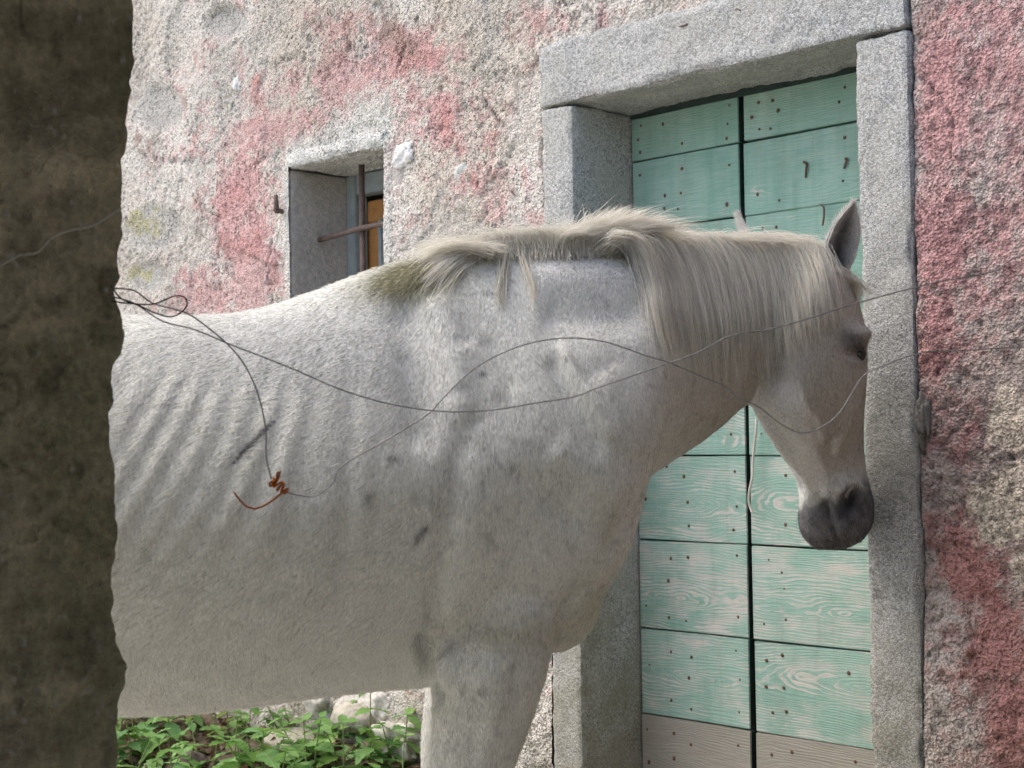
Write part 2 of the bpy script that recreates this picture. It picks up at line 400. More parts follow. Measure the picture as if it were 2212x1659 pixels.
pinkm = sstep(.14, .80, pk*.95 + .05 + (br-.5)*.85 + (br2-.5)*.85 + (br3-.5)*.6 + (br4-.5)*.5)
cream = np.array([.58, .52, .44]); white = np.array([.71, .67, .60]); grey = np.array([.40, .38, .34])
pink = np.array([.62, .365, .35]); red = np.array([.55, .235, .215])
t = sstep(.35, .65, br3)[:, None]; col = cream*(1-t)+white*t
gm = (sstep(.52, .66, fbm(base, 7, 4, 71)) * .55)[:, None]; col = col*(1-gm)+np.array([.50, .48, .43])*gm
pc = pink*(1-.55*sstep(.55, .75, br)[:, None]) + red*.55*sstep(.55, .75, br)[:, None]
col = col*(1-pinkm[:, None]*.9) + pc*pinkm[:, None]*.9
# right-hand stretch: grey-brown render with red wash, a lime patch low down
rg = np.array([.45, .385, .35])*(1-t) + np.array([.53, .47, .425])*t
rp = (sstep(-.05, .85, pk*.75 + .12 + (br-.5)*.9 + (br2-.5)*.9 + (br4-.5)*.6))[:, None]; rc = rg*(1-rp*.92) + (np.array([.52, .27, .265])*(1-t)+np.array([.53, .315, .30])*t)*rp*.92
lowred = (sstep(1050, 1300, py)*pinkm)[:, None]*.45; rc = rc*(1-lowred)+np.array([.48, .19, .16])*lowred
lim = np.maximum(blob(px, py, 2185, 880, 90, 130), np.maximum(blob(px, py, 2160, 1080, 110, 130), blob(px, py, 2215, 1230, 40, 60)))
lim = sstep(.42, .6, lim*.8 + (br-.5)*.9 + (br2-.5)*.5)[:, None]
rc = rc*(1-lim) + np.array([.68, .60, .50])*lim
col = col*(1-right[:, None]) + rc*right[:, None]
# dark growth, lichen, damp foot of the wall
dk = np.zeros_like(px)
for b in ((850, 55, 65, 60, 0, .9), (880, 95, 40, 40, 0, .8), (820, 25, 40, 40, 0, .7), (700, 140, 60, 30, 0, .5), (320, 310, 40, 25, 0, .7), (300, 130, 40, 80, 0, .5), (1180, 120, 30, 90, 10, .6), (1190, 260, 20, 60, 0, .5), (2010, 40, 40, 60, 0, .6)):
    dk = np.maximum(dk, b[5]*blob(px, py, *b[:5]))
dkm = sstep(.35, .85, dk*.8+(br-.5)*.9+(br2-.5)*1.0+(br4-.5)*.8)[:, None]; col = col*(1-dkm*.5)+np.array([.20, .20, .15])*dkm*.5
fl = flat[:, None]; col = col*(1-fl*.8) + (np.array([.46, .45, .42])*(.8+.4*br2[:, None]))*fl*.8
ly = np.maximum(blob(px, py, 300, 590, 45, 25), np.maximum(blob(px, py, 300, 480, 60, 40), np.maximum(.8*blob(px, py, 1185, 180, 12, 80), blob(px, py, 1380, 85, 60, 15, -14))))
lm = sstep(.4, .62, ly*.75+(br2-.5)*.9)[:, None]; col = col*(1-lm*.6)+np.array([.42, .40, .14])*lm*.6
foot = sstep(.75, .30, base[:, 2])*sstep(.38, .6, br*.6+br2*.4); foot = foot[:, None]*.8
col = col*(1-foot)+np.array([.28, .27, .17])*foot
lw = limew[:, None]*.85; col = col*(1-lw) + np.array([.66, .655, .60])*(.8+.4*br2[:, None])*lw
sandm = ((1-lay)*.18*(1-right))[:, None]; col = col*(1-sandm)+np.array([.50, .47, .42])*sandm
col *= (1-.45*pits[:, None])*(1-.65*crack[:, None])
gm = np.ones((len(xa)-1, len(za)-1), bool)
xc = (xa[:-1]+xa[1:])/2; zc = (za[:-1]+za[1:])/2
gm[np.ix_((xc > XJL) & (xc < XJR), zc < ZLT)] = False
gm[np.ix_((xc > WX0) & (xc < WX1), (zc > WZ0) & (zc < WZ1))] = False
idx = np.arange(X.size).reshape(X.shape)
Fq = np.stack([idx[:-1, :-1], idx[1:, :-1], idx[1:, 1:], idx[:-1, 1:]], -1)[gm]
used = np.unique(Fq); remap = -np.ones(X.size, int); remap[used] = np.arange(len(used))
wall = par(mesh_obj('wall', Vw[used], remap[Fq], M['plaster'], cols=np.clip(col[used], .02, .9)), house)
tag(wall, 'peeling pink and white plastered wall')
def box(name, lo, hi, mat, parent, bev=0.0):
    bm = bmesh.new(); bmesh.ops.create_cube(bm, size=1)
    lo = np.array(lo, float); hi = np.array(hi, float)
    for v in bm.verts: v.co = Vector((lo+hi)/2) + Vector((v.co[i]*(hi-lo)[i] for i in range(3)))
    if bev: bmesh.ops.bevel(bm, geom=bm.edges[:], offset=bev, segments=2, affect='EDGES')
    me = bpy.data.meshes.new(name); bm.to_mesh(me); bm.free(); me.materials.append(mat)
    o = bpy.data.objects.new(name, me); sc.collection.objects.link(o)
    return par(o, parent) if parent else o
# solid masonry behind the plaster (keeps light out), split round the openings
for lo, hi in (((-11, .06, -.3), (WX0-.04, .55, 5.2)), ((WX1+.04, .06, -.3), (XJL, .55, 5.2)), ((WX0-.04, .06, -.3), (WX1+.04, .55, WZ0-.03)),
               ((WX0-.04, .06, WZ1+.05), (WX1+.04, .55, 5.2)), ((XJR, .06, -.3), (1.9, .55, 5.2)), ((XJL, .06, ZLT+.001), (XJR, .55, 5.2))):
    box('masonry', lo, hi, M['reveal'], house)
bmr = box('room_shell', (-11, .56, -.3), (1.9, 4, 5.2), M['darkroom'], house)
# roof, out of the picture but it shades the top of the wall
rf = mesh_obj('roof', np.array([[-11.3, -.42, 5.05], [2.2, -.42, 5.05], [2.2, 2.4, 6.6], [-11.3, 2.4, 6.6], [-11.3, -.42, 4.95], [2.2, -.42, 4.95], [2.2, 2.4, 6.5], [-11.3, 2.4, 6.5]]),
              [[0, 1, 2, 3], [7, 6, 5, 4], [0, 4, 5, 1], [1, 5, 6, 2], [2, 6, 7, 3], [3, 7, 4, 0]], M['roof'], smooth=False); par(rf, house)
# granite surround
def stone_part(name, lo, hi, res, amp, seed, mat, parent, rad=.012, cols=None, label=None):
    V, Fc = rough_box(lo, hi, res, amp, rad, 14, seed)
    o = mesh_obj(name, V, Fc, M[mat] if isinstance(mat, str) else mat, cols=cols)
    if parent: par(o, parent)
    if label: tag(o, label)
    return o
stone_part('jamb', (XJL+.002, -.016, -.05), (XL, DY+.06, ZL-.004), .009, .006, 3, 'granite', house, .009, label='granite jamb left of the green door')
stone_part('jamb', (XR, -.014, -.05), (XJR-.005, DY+.06, ZL-.005), .009, .006, 5, 'granite', house, .008, label='granite jamb the horse leans its head on')
lintel = stone_part('lintel', (XJL-.006, -.022, ZL), (XJR-.004, DY+.08, ZLT+.020), .009, .008, 7, 'granite', house, .010, label='granite lintel over the green door')
stone_part('threshold', (XJL+.02, -.06, -.1), (XJR-.02, DY+.05, .14), .02, .006, 9, 'granite_damp', house)

# ---- door leaves: planks and nails
yD = DY+.012
def zline(x, ptL, ptR):      # a joint seen in the photo as a line from ptL to ptR, read off on the door plane
    a = onY(*ptL, yD); b = onY(*ptR, yD); t = (x-a[0])/(b[0]-a[0]); return a[2]+(b[2]-a[2])*t
XG = onY(1612, 800, yD)[0]
joints = [((1363, 352), (1855, 262)), ((1407, 496), (1858, 431)), None, None, ((1474, 981), (1850, 987)), ((1380, 1166), (1878, 1189)), ((1380, 1356), (1886, 1408)), ((1382, 1537), (1886, 1622))]
XM = (XL+XR)/2
zj = [zline(XM, *j) if j else None for j in joints]
zj[2] = zj[1]+(zj[4]-zj[1])/3; zj[3] = zj[1]+(zj[4]-zj[1])*2/3
zj = [ZL-.012] + zj
h_ = zj[-2]-zj[-1]
while zj[-1] > .12: zj.append(max(zj[-1]-h_, .10) if zj[-1]-h_ > .15 else .10)
print('plank joints', [round(v, 3) for v in zj], 'gap x', XG)
nail_me = None
def make_nail():
    bm = bmesh.new(); bmesh.ops.create_uvsphere(bm, u_segments=8, v_segments=5, radius=1)
    for v in bm.verts: v.co = Vector((v.co.x*.0042, v.co.y*.0022, v.co.z*.0042))
    me = bpy.data.meshes.new('nail'); bm.to_mesh(me); bm.free(); me.materials.append(M['rust']); return me
nail_me = make_nail()
wears = [.08, .26, .34, .40, .56, .80, .84, .66, .5, .5, .5]; bares = [0, 0, 0, 0, 0, 0, 0, .22, .95, .95, .95]
for li, (x0, x1) in enumerate(((XL+.004, XG-.006), (XG+.006, XR+.10))):
    leaf = box('door_leaf', (x0, DY+.040, .09), (x1, DY+.075, ZL+.02), M['backing'], house)
    leaf.location = (0, 0, 0); bpy.context.view_layer.update()
    tag(leaf, 'left leaf of the weathered mint green plank door' if li == 0 else 'right leaf of the weathered mint green plank door')
    for k in range(len(zj)-1):
        zt, zb = zj[k], zj[k+1]; dz = (.0015 if li else 0)*random.choice((-1, 0, 1))
        gap = .0014+random.random()*.0012
        cx, cz = (x0+x1)/2, (zt+zb)/2
        hx, hz = (x1-x0)/2-random.random()*.002, (zt-zb)/2-gap
        bm = bmesh.new(); bmesh.ops.create_cube(bm, size=1)
        for v in bm.verts: v.co = Vector((v.co.x*2*hx, v.co.y*.026, v.co.z*2*hz))
        bmesh.ops.bevel(bm, geom=bm.edges[:], offset=.0018, segments=2, affect='EDGES')
        bmesh.ops.subdivide_edges(bm, edges=[e for e in bm.edges if abs(e.verts[0].co.x-e.verts[1].co.x) > hx], cuts=6)
        sg = random.uniform(-.002, .002)
        for v in bm.verts: v.co.y += sg*(v.co.x/hx)**2 + random.uniform(-.0004, .0004); v.co.z += .0012*math.sin(v.co.x*9+k)*(1 if v.co.z > 0 else .3)
        bm.normal_update()
        for f in bm.faces: f.material_index = 1 if abs(f.normal.x) > .8 else 0  # unpainted plank ends, darkened to stand for the shade in the gap
        me = bpy.data.meshes.new('plank'); bm.to_mesh(me); bm.free(); me.materials.append(M['planks']); me.materials.append(M['backing'])
        pl = bpy.data.objects.new('plank', me); sc.collection.objects.link(pl)
        pl.location = (cx, DY+.024+random.uniform(-.0025, .0025), cz+dz); pl.rotation_euler = (random.uniform(-.006, .006), 0, random.uniform(-.003, .003))
        pl['wear'] = float(wears[k]+random.uniform(-.08, .08)); pl['bare'] = float(bares[k]*(1.0 if not (k == 7 and li == 0) else .3))
        pl.parent = leaf
        cols_u = (.07, .30, .46, .90) if li == 0 else (.07, .17, .50, .62, .80)
        for u in cols_u:
            for vfrac in (.20, .50, .80):
                if vfrac == .5 and random.random() < .55: continue
                if random.random() < .14: continue
                nl = bpy.data.objects.new('nail', nail_me); sc.collection.objects.link(nl)
                s_ = random.uniform(.75, 1.25); nl.scale = (s_, 1, s_*random.uniform(.85, 1.2))
                nl.location = (x0+(x1-x0)*(u+random.uniform(-.025, .025)), pl.location[1]-.0135, zb+(zt-zb)*(vfrac+random.uniform(-.08, .08)))
                nl.parent = leaf
    if li == 1:                       # rusty staples and a bent nail still in the right leaf
        for (a, b, c) in (((1736, 350), (1742, 354), (1740, 384)), ((1827, 343), (1829, 345), (1823, 364))):
            pts = [onY(*a, DY+.006), onY(*b, DY+.004), onY((b[0]+c[0])/2, (b[1]+c[1])/2, DY+.004), onY(*c, DY+.007)]
            Vt, Ft = tube(catmull(pts, 10), np.linspace(.0035, .002, 10), 6); o = mesh_obj('staple', Vt, Ft, M['rust'], leaf)
        pts = [onY(1773, 442, DY+.004), onY(1779, 448, DY-.012), onY(1780, 465, DY-.010), onY(1777, 487, DY-.004)]
        Vt, Ft = tube(catmull(pts, 12), .0024, 6); mesh_obj('bent_nail', Vt, Ft, M['iron'], leaf)
# dark cavity behind the door leaves, head board above the planks
box('head_board', (XL+.002, DY+.010, ZL-.014), (XR+.1, DY+.036, ZL+.006), M['backing'], house)

# ---- window
win = stone_part('window', (WX0-.012, -.009, WZ1-.004), (WX1+.006, WD+.03, WZ1+.045), .008, .010, 15, 'plaster', house, .012, label='small barred window with a whitewashed stone lintel')
def wpart(o): o.parent = win; return o
def rough_part(name, lo, hi, res, amp, seed, mat):
    V, Fc = rough_box(lo, hi, res, amp, .012, 14, seed); return wpart(mesh_obj(name, V, Fc, M[mat]))
wv_ = np.array([v.co for v in win.data.vertices]); at = win.data.color_attributes.new('col', 'FLOAT_COLOR', 'POINT')
c4 = np.ones((len(wv_), 4)); c4[:, :3] = np.array([.64, .635, .59])*(.7+.6*fbm(wv_, 28, 3, 77)[:, None]); at.data.foreach_set('color', c4.ravel())
bpy.context.view_layer.update()
rough_part('reveal', (WX0-.09, .002, WZ0-.02), (WX0, WD+.05, WZ1-.006), .009, .005, 17, 'reveal')
rough_part('reveal', (WX1+.002, .004, WZ0-.02), (WX1+.09, WD+.05, WZ1-.006), .009, .004, 18, 'reveal')
rough_part('sill', (WX0-.001, -.02, WZ0-.06), (WX1+.001, WD+.05, WZ0), .012, .004, 19, 'whitewash')
fy = WD-.02
def fbox(name, x0, x1, y0, y1, z0, z1, mat): return wpart(box(name, (x0, y0, z0), (x1, y1, z1), M[mat], None, .003))
fbox('frame', WX0+.002, WX0+.05, fy, fy+.05, WZ0, WZ1-.01, 'greyframe')
fbox('frame', WX1-.05, WX1-.002, fy, fy+.05, WZ0, WZ1-.01, 'greyframe')
fbox('frame', WX0+.052, WX1-.052, fy+.001, fy+.05, WZ1-.075, WZ1-.01, 'greyframe')
sx0 = onY(788, 480, fy+.06)[0]; sx1 = onY(826, 480, fy+.06)[0]; cx0 = onY(815, 480, fy+.026)[0]
fbox('shutter', sx0, sx1, fy+.06, fy+.085, WZ0, WZ1-.09, 'pine')
fbox('shutter_batten', sx0, sx1+.03, fy+.052, fy+.060, WZ1-.16, WZ1-.09, 'pine')
fbox('casement', cx0, cx0+.02, fy+.026, fy+.052, WZ0, WZ1-.16, 'greyframe')
g = NT('window_glass'); g.b.inputs['Transmission Weight'].default_value = .85; g.done((.35, .40, .42), .08, None, .5); M['glass'] = g.m
fbox('pane', cx0+.02, WX1-.05, fy+.036, fy+.040, WZ0, WZ1-.16, 'glass')
by = .125
xb = onY(782, 450, by)[0]
Vt, Ft = tube([(xb, by, WZ0-.01), (xb+.002, by, WZ0+.3), (xb, by, WZ1+.01)], .0095, 10); wpart(mesh_obj('iron_bar', Vt, Ft, M['iron']))
zb_ = onY(782, 497, by)[2]
pb = [onX(690, 512, WX0-.004)]
pb[0][1] = .115; pts = catmull([(WX0-.01, .112, zb_-.012), (xb-.02, by-.017, zb_), (xb+.02, by-.018, zb_+.003), (WX1+.02, .115, zb_+.008)], 14)
Vt, Ft = tube(pts, .0085, 10); wpart(mesh_obj('iron_bar', Vt, Ft, M['iron']))
# iron pintle left of the window
pp = onY(598, 455, -.03)
Vt, Ft = tube(catmull([pp+np.array([.004, .06, -.002]), pp+np.array([.001, .0, 0]), pp+np.array([0, -.002, .004]), pp+np.array([-.001, -.002, .05])], 14), np.concatenate([np.full(7, .0085), np.linspace(.0105, .006, 7)]), 8)
par(mesh_obj('hinge_pin', Vt, Ft, M['iron']), house)
for (a, b, c) in (((1578, 42), (1590, 20), (1600, 24)), ((1455, 60), (1470, 57), (1485, 53))):
    Vt, Ft = tube(catmull([onY(a[0]*1, a[1], -.005), onY(*b, -.02), onY(*c, -.022)], 8), .0028, 6); par(mesh_obj('wire_hook', Vt, Ft, M['iron']), house)

# stones that show through the plaster
def stone(px_, py_, rx, ry, y, colr, seed, depth=.05, name='stone', parent=house, mat='stone'):
    bm = bmesh.new(); bmesh.ops.create_icosphere(bm, subdivisions=4, radius=1)
    V = np.array([v.co for v in bm.verts]); Fc = [[v.index for v in f.verts] for f in bm.faces]; bm.free()
    nr = V.copy(); V = np.sign(V)*np.abs(V)**.8*.95
    V = V*(1+1.5*(fbm(nr*1.0+seed*3.1, 1.6, 3, seed)-.5))[:, None] + nr*((fbm(nr+seed, 7, 3, seed+2)-.5)*.16)[:, None]
    c = onY(px_, py_, y); V = V*np.array([rx, depth, ry]) + c
    n = fbm(V, 30, 4, seed)[:, None]; cc = np.array(colr)*(.65+.7*n)
    o = mesh_obj(name, V, Fc, M[mat], cols=cc)
    return par(o, parent) if parent else o
stone(876, 332, .046, .036, .010, (.66, .65, .62), 6, .022)
stone(520, 185, .022, .028, .010, (.58, .58, .55), 11, .018)
stone(500, 225, .03, .02, .010, (.50, .49, .43), 12, .018)
stone(1997, 905, .014, .055, -.006, (.18, .17, .15), 13, .018)
stone(1005, 375, .03, .03, .012, (.54, .55, .52), 14, .018)
stone(700, 1530, .06, .05, .006, (.42, .40, .35), 15, .04)
stone(800, 1525, .11, .06, .006, (.56, .53, .47), 16, .04)
stone(870, 1600, .10, .055, -.002, (.52, .50, .43), 17, .05)

# ------------------------------------------------------------------ the shed the camera looks out of
fr = np.array([math.cos(YAW), math.sin(YAW), 0]); ff = np.array([-math.sin(YAW), math.cos(YAW), 0])
def S(xr, zf, z): return np.array([CAM[0], CAM[1], 0]) + fr*xr + ff*zf + np.array([0, 0, z])
shed = empty('stone_shed', tuple(S(-.6, 1.2, 0)))
tag(shed, 'dark rough rendered shed wall at the left edge of the doorway in the foreground', 'shed wall')
ZA = 1.62                                                      # distance of the doorway's outer edge
edge = [(-300, 285), (0, 286), (60, 285), (110, 283), (135, 288), (165, 277), (200, 278), (250, 272), (300, 274), (330, 268), (345, 262), (400, 268), (430, 263), (520, 262), (540, 257), (610, 252), (625, 247), (650, 250), (690, 264), (740, 266), (765, 262), (790, 240), (830, 236), (850, 237), (870, 243), (895, 232), (920, 238), (1000, 243), (1060, 247), (1100, 246), (1150, 250), (1190, 249), (1230, 242), (1300, 247), (1320, 238), (1345, 246), (1400, 254), (1440, 272), (1480, 268), (1500, 256), (1560, 254), (1659, 250), (2000, 252)]
ey = np.array([e[0] for e in edge], float); exx = np.array([e[1] for e in edge], float)
zs_ = np.unique(np.concatenate([np.linspace(0, .7, 12), np.arange(.7, 2.0, .0045), np.linspace(2.0, 2.45, 8)]))
ts_ = np.concatenate([np.linspace(0, .22, 100), np.linspace(.24, 1, 30)])
Vs = []; cs = []
for z in zs_:
    q = P(262, 830, ZA); pyv = 830 - (z-q[2])*FPX/ZA
    a = P(np.interp(pyv, ey, exx)+15*(fbm(np.array([[z*1.0, 0, 0]]), 34, 4, 95)[0]-.5)+9*(fbm(np.array([[z, 3.0, 0]]), 120, 3, 96)[0]-.5), pyv, ZA); a[2] = z
    b = S(-1.1, 1.25, z)
    dirv = b-a
    for t in ts_: Vs.append(a + dirv*t)
Vs = np.array(Vs); nz, ntt = len(zs_), len(ts_)
tt = np.tile(ts_, nz)
nrm = np.cross(np.array([0, 0, 1.0]), S(-1.1, 1.25, 0)-S(-.41, ZA, 0)); nrm /= np.linalg.norm(nrm)
if nrm @ fr < 0: nrm = -nrm
f1 = fbm(Vs, 26, 4, 81); f2 = fbm(Vs, 90, 3, 83); f3 = fbm(Vs, 7, 3, 85)
hole = sstep(.62, .74, fbm(Vs, 34, 2, 87))
rel = ((f1-.5)*.016 + (f2-.5)*.007 + (f3-.5)*.022 - hole*.004)*sstep(0, .02, tt)
Vs2 = Vs + nrm*rel[:, None]
n_ = f3[:, None]; cc = np.array([.34, .31, .235])*(1-n_)+np.array([.52, .48, .40])*n_
cc = cc*np.array([1.06, 1.0, .87])*(.35+1.3*f1[:, None])*(1-.28*hole[:, None])
ckp = sstep(.955, .99, 1-np.abs(fbm(Vs, 13, 3, 89)-.5)*2)[:, None]; cc = cc*(1-.5*ckp*sstep(.5, .7, fbm(Vs, 5, 2, 93))[:, None])
spk = sstep(.70, .80, f2)[:, None]; cc = cc*(1-spk)+np.array([.55, .51, .44])*spk
gl = sstep(.58, .72, fbm(Vs, 3.5, 3, 91))[:, None]*.35; cc = cc*(1-gl)+np.array([.20, .195, .10])*gl
idx = np.arange(nz*ntt).reshape(nz, ntt)
Fq = np.stack([idx[:-1, :-1], idx[1:, :-1], idx[1:, 1:], idx[:-1, 1:]], -1).reshape(-1, 4)
o = mesh_obj('door_reveal', Vs2, Fq, M['shed'], cols=np.clip(cc, .03, .75)); par(o, shed)
shed_col = (.76, .75, .71)  # pale shed walls, brightened to bounce light onto the horse
def slab(name, pts, z0, z1, mat='shed'):
    V = [np.array([p[0], p[1], z0]) for p in pts]+[np.array([p[0], p[1], z1]) for p in pts]; n = len(pts)
    Fc = [list(range(n))[::-1], list(range(n, 2*n))]+[[i, (i+1) % n, n+(i+1) % n, n+i] for i in range(n)]
    o = mesh_obj(name, np.array(V), Fc, M[mat], smooth=False, cols=np.tile(np.array(shed_col), (2*n, 1))); return par(o, shed)
a0 = S(-.455, ZA-.012, 0)
slab('front_wall', [S(-.50, ZA-.012, 0), S(-1.14, 1.25, 0), S(-4.5, 1.25, 0), S(-4.5, ZA-.03, 0)], -.1, 2.12)
slab('front_wall', [S(.80, ZA, 0), S(2.9, ZA+.06, 0), S(2.9, .85, 0), S(.95, .80, 0)], -.1, 2.12)
slab('roof', [S(.45, ZA+.13, 0), S(.45, ZA+.55, 0), S(2.2, ZA+.35, 0), S(3.4, ZA+.13, 0)], 2.125, 2.215, 'roof')  # added overhang out of view, shades the horse's head and the right jamb
slab('door_lintel', [S(-1.1, ZA-.03, 0), S(.80, ZA-.03, 0), S(.95, 1.2, 0), S(-1.1, 1.2, 0)], 1.94, 2.12)
slab('side_wall', [S(-4.5, 1.3, 0), S(-4.2, 1.3, 0), S(-4.2, -3, 0), S(-4.5, -3, 0)], -.1, 2.12)
slab('side_wall', [S(2.6, .84, 0), S(2.9, .84, 0), S(2.9, -3, 0), S(2.6, -3, 0)], -.1, 2.12)
slab('back_wall', [S(-4.5, -3, 0), S(-1.6, -3, 0), S(-1.6, -3.3, 0), S(-4.5, -3.3, 0)], -.1, 2.12)  # gap between the back walls added to light the reveal and fill the horse
slab('back_wall', [S(2.0, -3, 0), S(2.9, -3, 0), S(2.9, -3.3, 0), S(2.0, -3.3, 0)], -.1, 2.12)
slab('roof', [S(-4.8, ZA+.12, 0), S(3.4, ZA+.12, 0), S(3.4, -3.6, 0), S(-4.8, -3.6, 0)], 2.12, 2.22, 'roof')

# ------------------------------------------------------------------ the horse
def Zc(px): return 2.793/(1+(1106-px)*8.12e-5)
NR = 48
phi = np.linspace(0, 2*math.pi, NR, endpoint=False)
def ring(T, B, Zt, Zb, hw, head, topn, botn, e=.9, shift=0.0):
    """cross section between two photo points; lateral axis square to the heading"""
    t = P(*T, Zt); b = P(*B, Zb); c = (t+b)/2; v = (t-b)/2
    h = math.radians(head); lat = np.array([math.sin(h), -math.cos(h), 0])
    cs, sn = np.cos(phi), np.sin(phi)
    g = 1-topn*np.clip(cs, 0, 1)**1.3-botn*np.clip(-cs, 0, 1)**1.3
    wv = np.sign(sn)*np.abs(sn)**e*g*hw
    return c + cs[:, None]*v + wv[:, None]*lat + shift*lat
#        top            bottom          hw   head topn botn
st = [((-735, 900), (-735, 1080), .08, 60, .1, .1), ((-700, 780), (-700, 1230), .19, 60, .2, .1), ((-600, 690), (-600, 1330), .255, 60, .25, .1),
      ((-430, 638), (-430, 1370), .285, 60, .3, .1), ((-200, 625), (-200, 1420), .285, 60, .25, .05), ((0, 655), (0, 1490), .29, 60, .2, 0), ((150, 675), (150, 1530), .30, 60, .22, 0),
      ((270, 682), (270, 1541), .30, 60, .25, 0), ((400, 682), (400, 1537), .295, 60, .28, 0), ((500, 678), (500, 1527), .29, 60, .32, 0), ((600, 655), (605, 1513), .28, 60, .38, 0),
      ((700, 620), (710, 1500), .265, 60, .45, .02), ((800, 580), (820, 1489), .25, 60, .52, .05), ((900, 553), (930, 1481), .235, 60, .55, .08), ((1000, 545), (1050, 1460), .225, 61, .55, .1),
      ((1090, 540), (1170, 1412), .22, 63, .55, .08), ((1170, 538), (1270, 1340), .215, 65, .55, .05), ((1250, 538), (1308, 1242), .195, 68, .52, .05), ((1320, 538), (1330, 1140), .165, 72, .48, .08),
      ((1390, 536), (1352, 1066), .137, 76, .45, .15), ((1470, 532), (1420, 1014), .115, 80, .42, .2), ((1560, 530), (1510, 955), .100, 86, .4, .25), ((1640, 528), (1575, 895), .092, 91, .35, .25), ((1715, 535), (1640, 840), .085, 95, .3, .25), ((1760, 560), (1700, 760), .06, 97, .3, .25)]
def zst(T):
    x = T[0]
    return Zc(x) if x < 1170 else np.interp(x, [1170, 1250, 1320, 1390, 1470, 1560, 1640, 1715, 1760], [Zc(1170), 2.845, 2.875, 2.92, 2.97, 3.03, 3.085, 3.13, 3.15])
rings = [ring(T, B, zst(T), Zc(B[0]) if T[0] < 1100 else np.interp(T[0], [1100, 1320, 1760], [Zc(1170), 2.86, 3.13]), hw, hd, tn, bn) for T, B, hw, hd, tn, bn in st]
# resample smoothly along the body
R3 = np.array(rings); par_t = np.arange(len(st)); dense = catmull(R3.reshape(len(st), -1), 90).reshape(90, NR, 3)
parts = [loft(list(dense))]
# head, built in its own frame: forward f, down, near-side lateral l
HZ = 3.15; pollc = P(1748, 545, HZ)
hyaw = math.radians(98.9); hf = np.array([math.cos(hyaw), math.sin(hyaw), 0]); hl = np.array([math.sin(hyaw), -math.cos(hyaw), 0])
def HP(f, d, l): return pollc + hf*f + hl*l + np.array([0, 0, -d])
hs = [((.0, -.02), (-.10, .04), .060, .0, .0), ((.06, .02), (-.16, .13), .090, .0, .15), ((.105, .09), (-.180, .23), .106, .0, .22), ((.130, .17), (-.172, .315), .110, .0, .30), ((.145, .25), (-.115, .385), .096, .08, .34),
      ((.158, .32), (-.055, .435), .078, .15, .30), ((.170, .39), (-.012, .475), .066, .15, .2), ((.183, .45), (.010, .515), .064, .1, .1), ((.197, .505), (.020, .555), .072, .1, .05), ((.195, .555), (.028, .592), .069, .1, .1), ((.172, .594), (.055, .618), .046, .1, .1)]
hr = []
for (f1_, d1_), (f0_, d0_), hw, tn, bn in hs:
    a = HP(f1_, d1_, 0); b = HP(f0_, d0_, 0); c = (a+b)/2; v = (a-b)/2
    cs, sn = np.cos(phi), np.sin(phi); g = 1-tn*np.clip(cs, 0, 1)**1.3-bn*np.clip(-cs, 0, 1)**1.2
    hr.append(c + cs[:, None]*v + (np.sign(sn)*np.abs(sn)**np.where(cs < 0, .42, .8)*g*hw)[:, None]*hl)
hd_ = catmull(np.array(hr).reshape(len(hr), -1), 44).reshape(44, NR, 3)
parts.append(loft(list(hd_)))
# limbs: (photo x, photo y) centre on a plane at distance Z, half depth, half width in metres
def limb(cs_, heading=60, n=40):
    h = math.radians(heading); fo = np.array([math.cos(h), math.sin(h), 0]); la = np.array([math.sin(h), -math.cos(h), 0]); out = []
    c = catmull([list(P(x, y, Z))+[a, b] for x, y, Z, a, b in cs_], n)
    ph = np.linspace(0, 2*math.pi, 24, endpoint=False)
    for r in c: out.append(r[:3] + (np.cos(ph)*r[3])[:, None]*fo + (np.sin(ph)*r[4])[:, None]*la)
    parts.append(loft(out))
ZN, ZF = 2.66, 2.96
gy = lambda Z: H0/2 + (CAM[2]-.012+FWD[2]*Z)/Z*FPX   # photo row of the ground at distance Z
limb([(1100, 1180, ZN+.07, .130, .06), (1085, 1300, ZN+.03, .120, .085), (1065, 1400, ZN+.01, .108, .09), (1055, 1480, ZN, .099, .082), (1042, 1560, ZN, .089, .072), (1020, 1659, ZN, .076, .062), (1000, 1780, ZN, .058, .05), (985, 1900, ZN, .048, .044), (980, 1985, ZN, .052, .047), (978, 2060, ZN, .040, .036), (975, 2200, ZN, .033, .028), (975, 2330, ZN, .035, .030), (980, 2400, ZN, .043, .036), (1000, 2460, ZN, .037, .033), (1015, 2500, ZN, .050, .046), (1022, gy(ZN), ZN, .064, .058)])
limb([(1090, 1200, ZF-.07, .12, .06), (1060, 1320, ZF-.04, .11, .08), (1030, 1430, ZF, .095, .08), (1005, 1540, ZF, .083, .066), (985, 1640, ZF, .070, .056), (975, 1740, ZF, .054, .047), (968, 1840, ZF, .050, .045), (965, 1900, ZF, .052, .046), (963, 1990, ZF, .036, .03), (962, 2150, ZF, .034, .029), (965, 2220, ZF, .042, .036), (980, 2265, ZF, .037, .033), (1000, 2300, ZF, .05, .046), (1008, gy(ZF), ZF, .064, .058)])
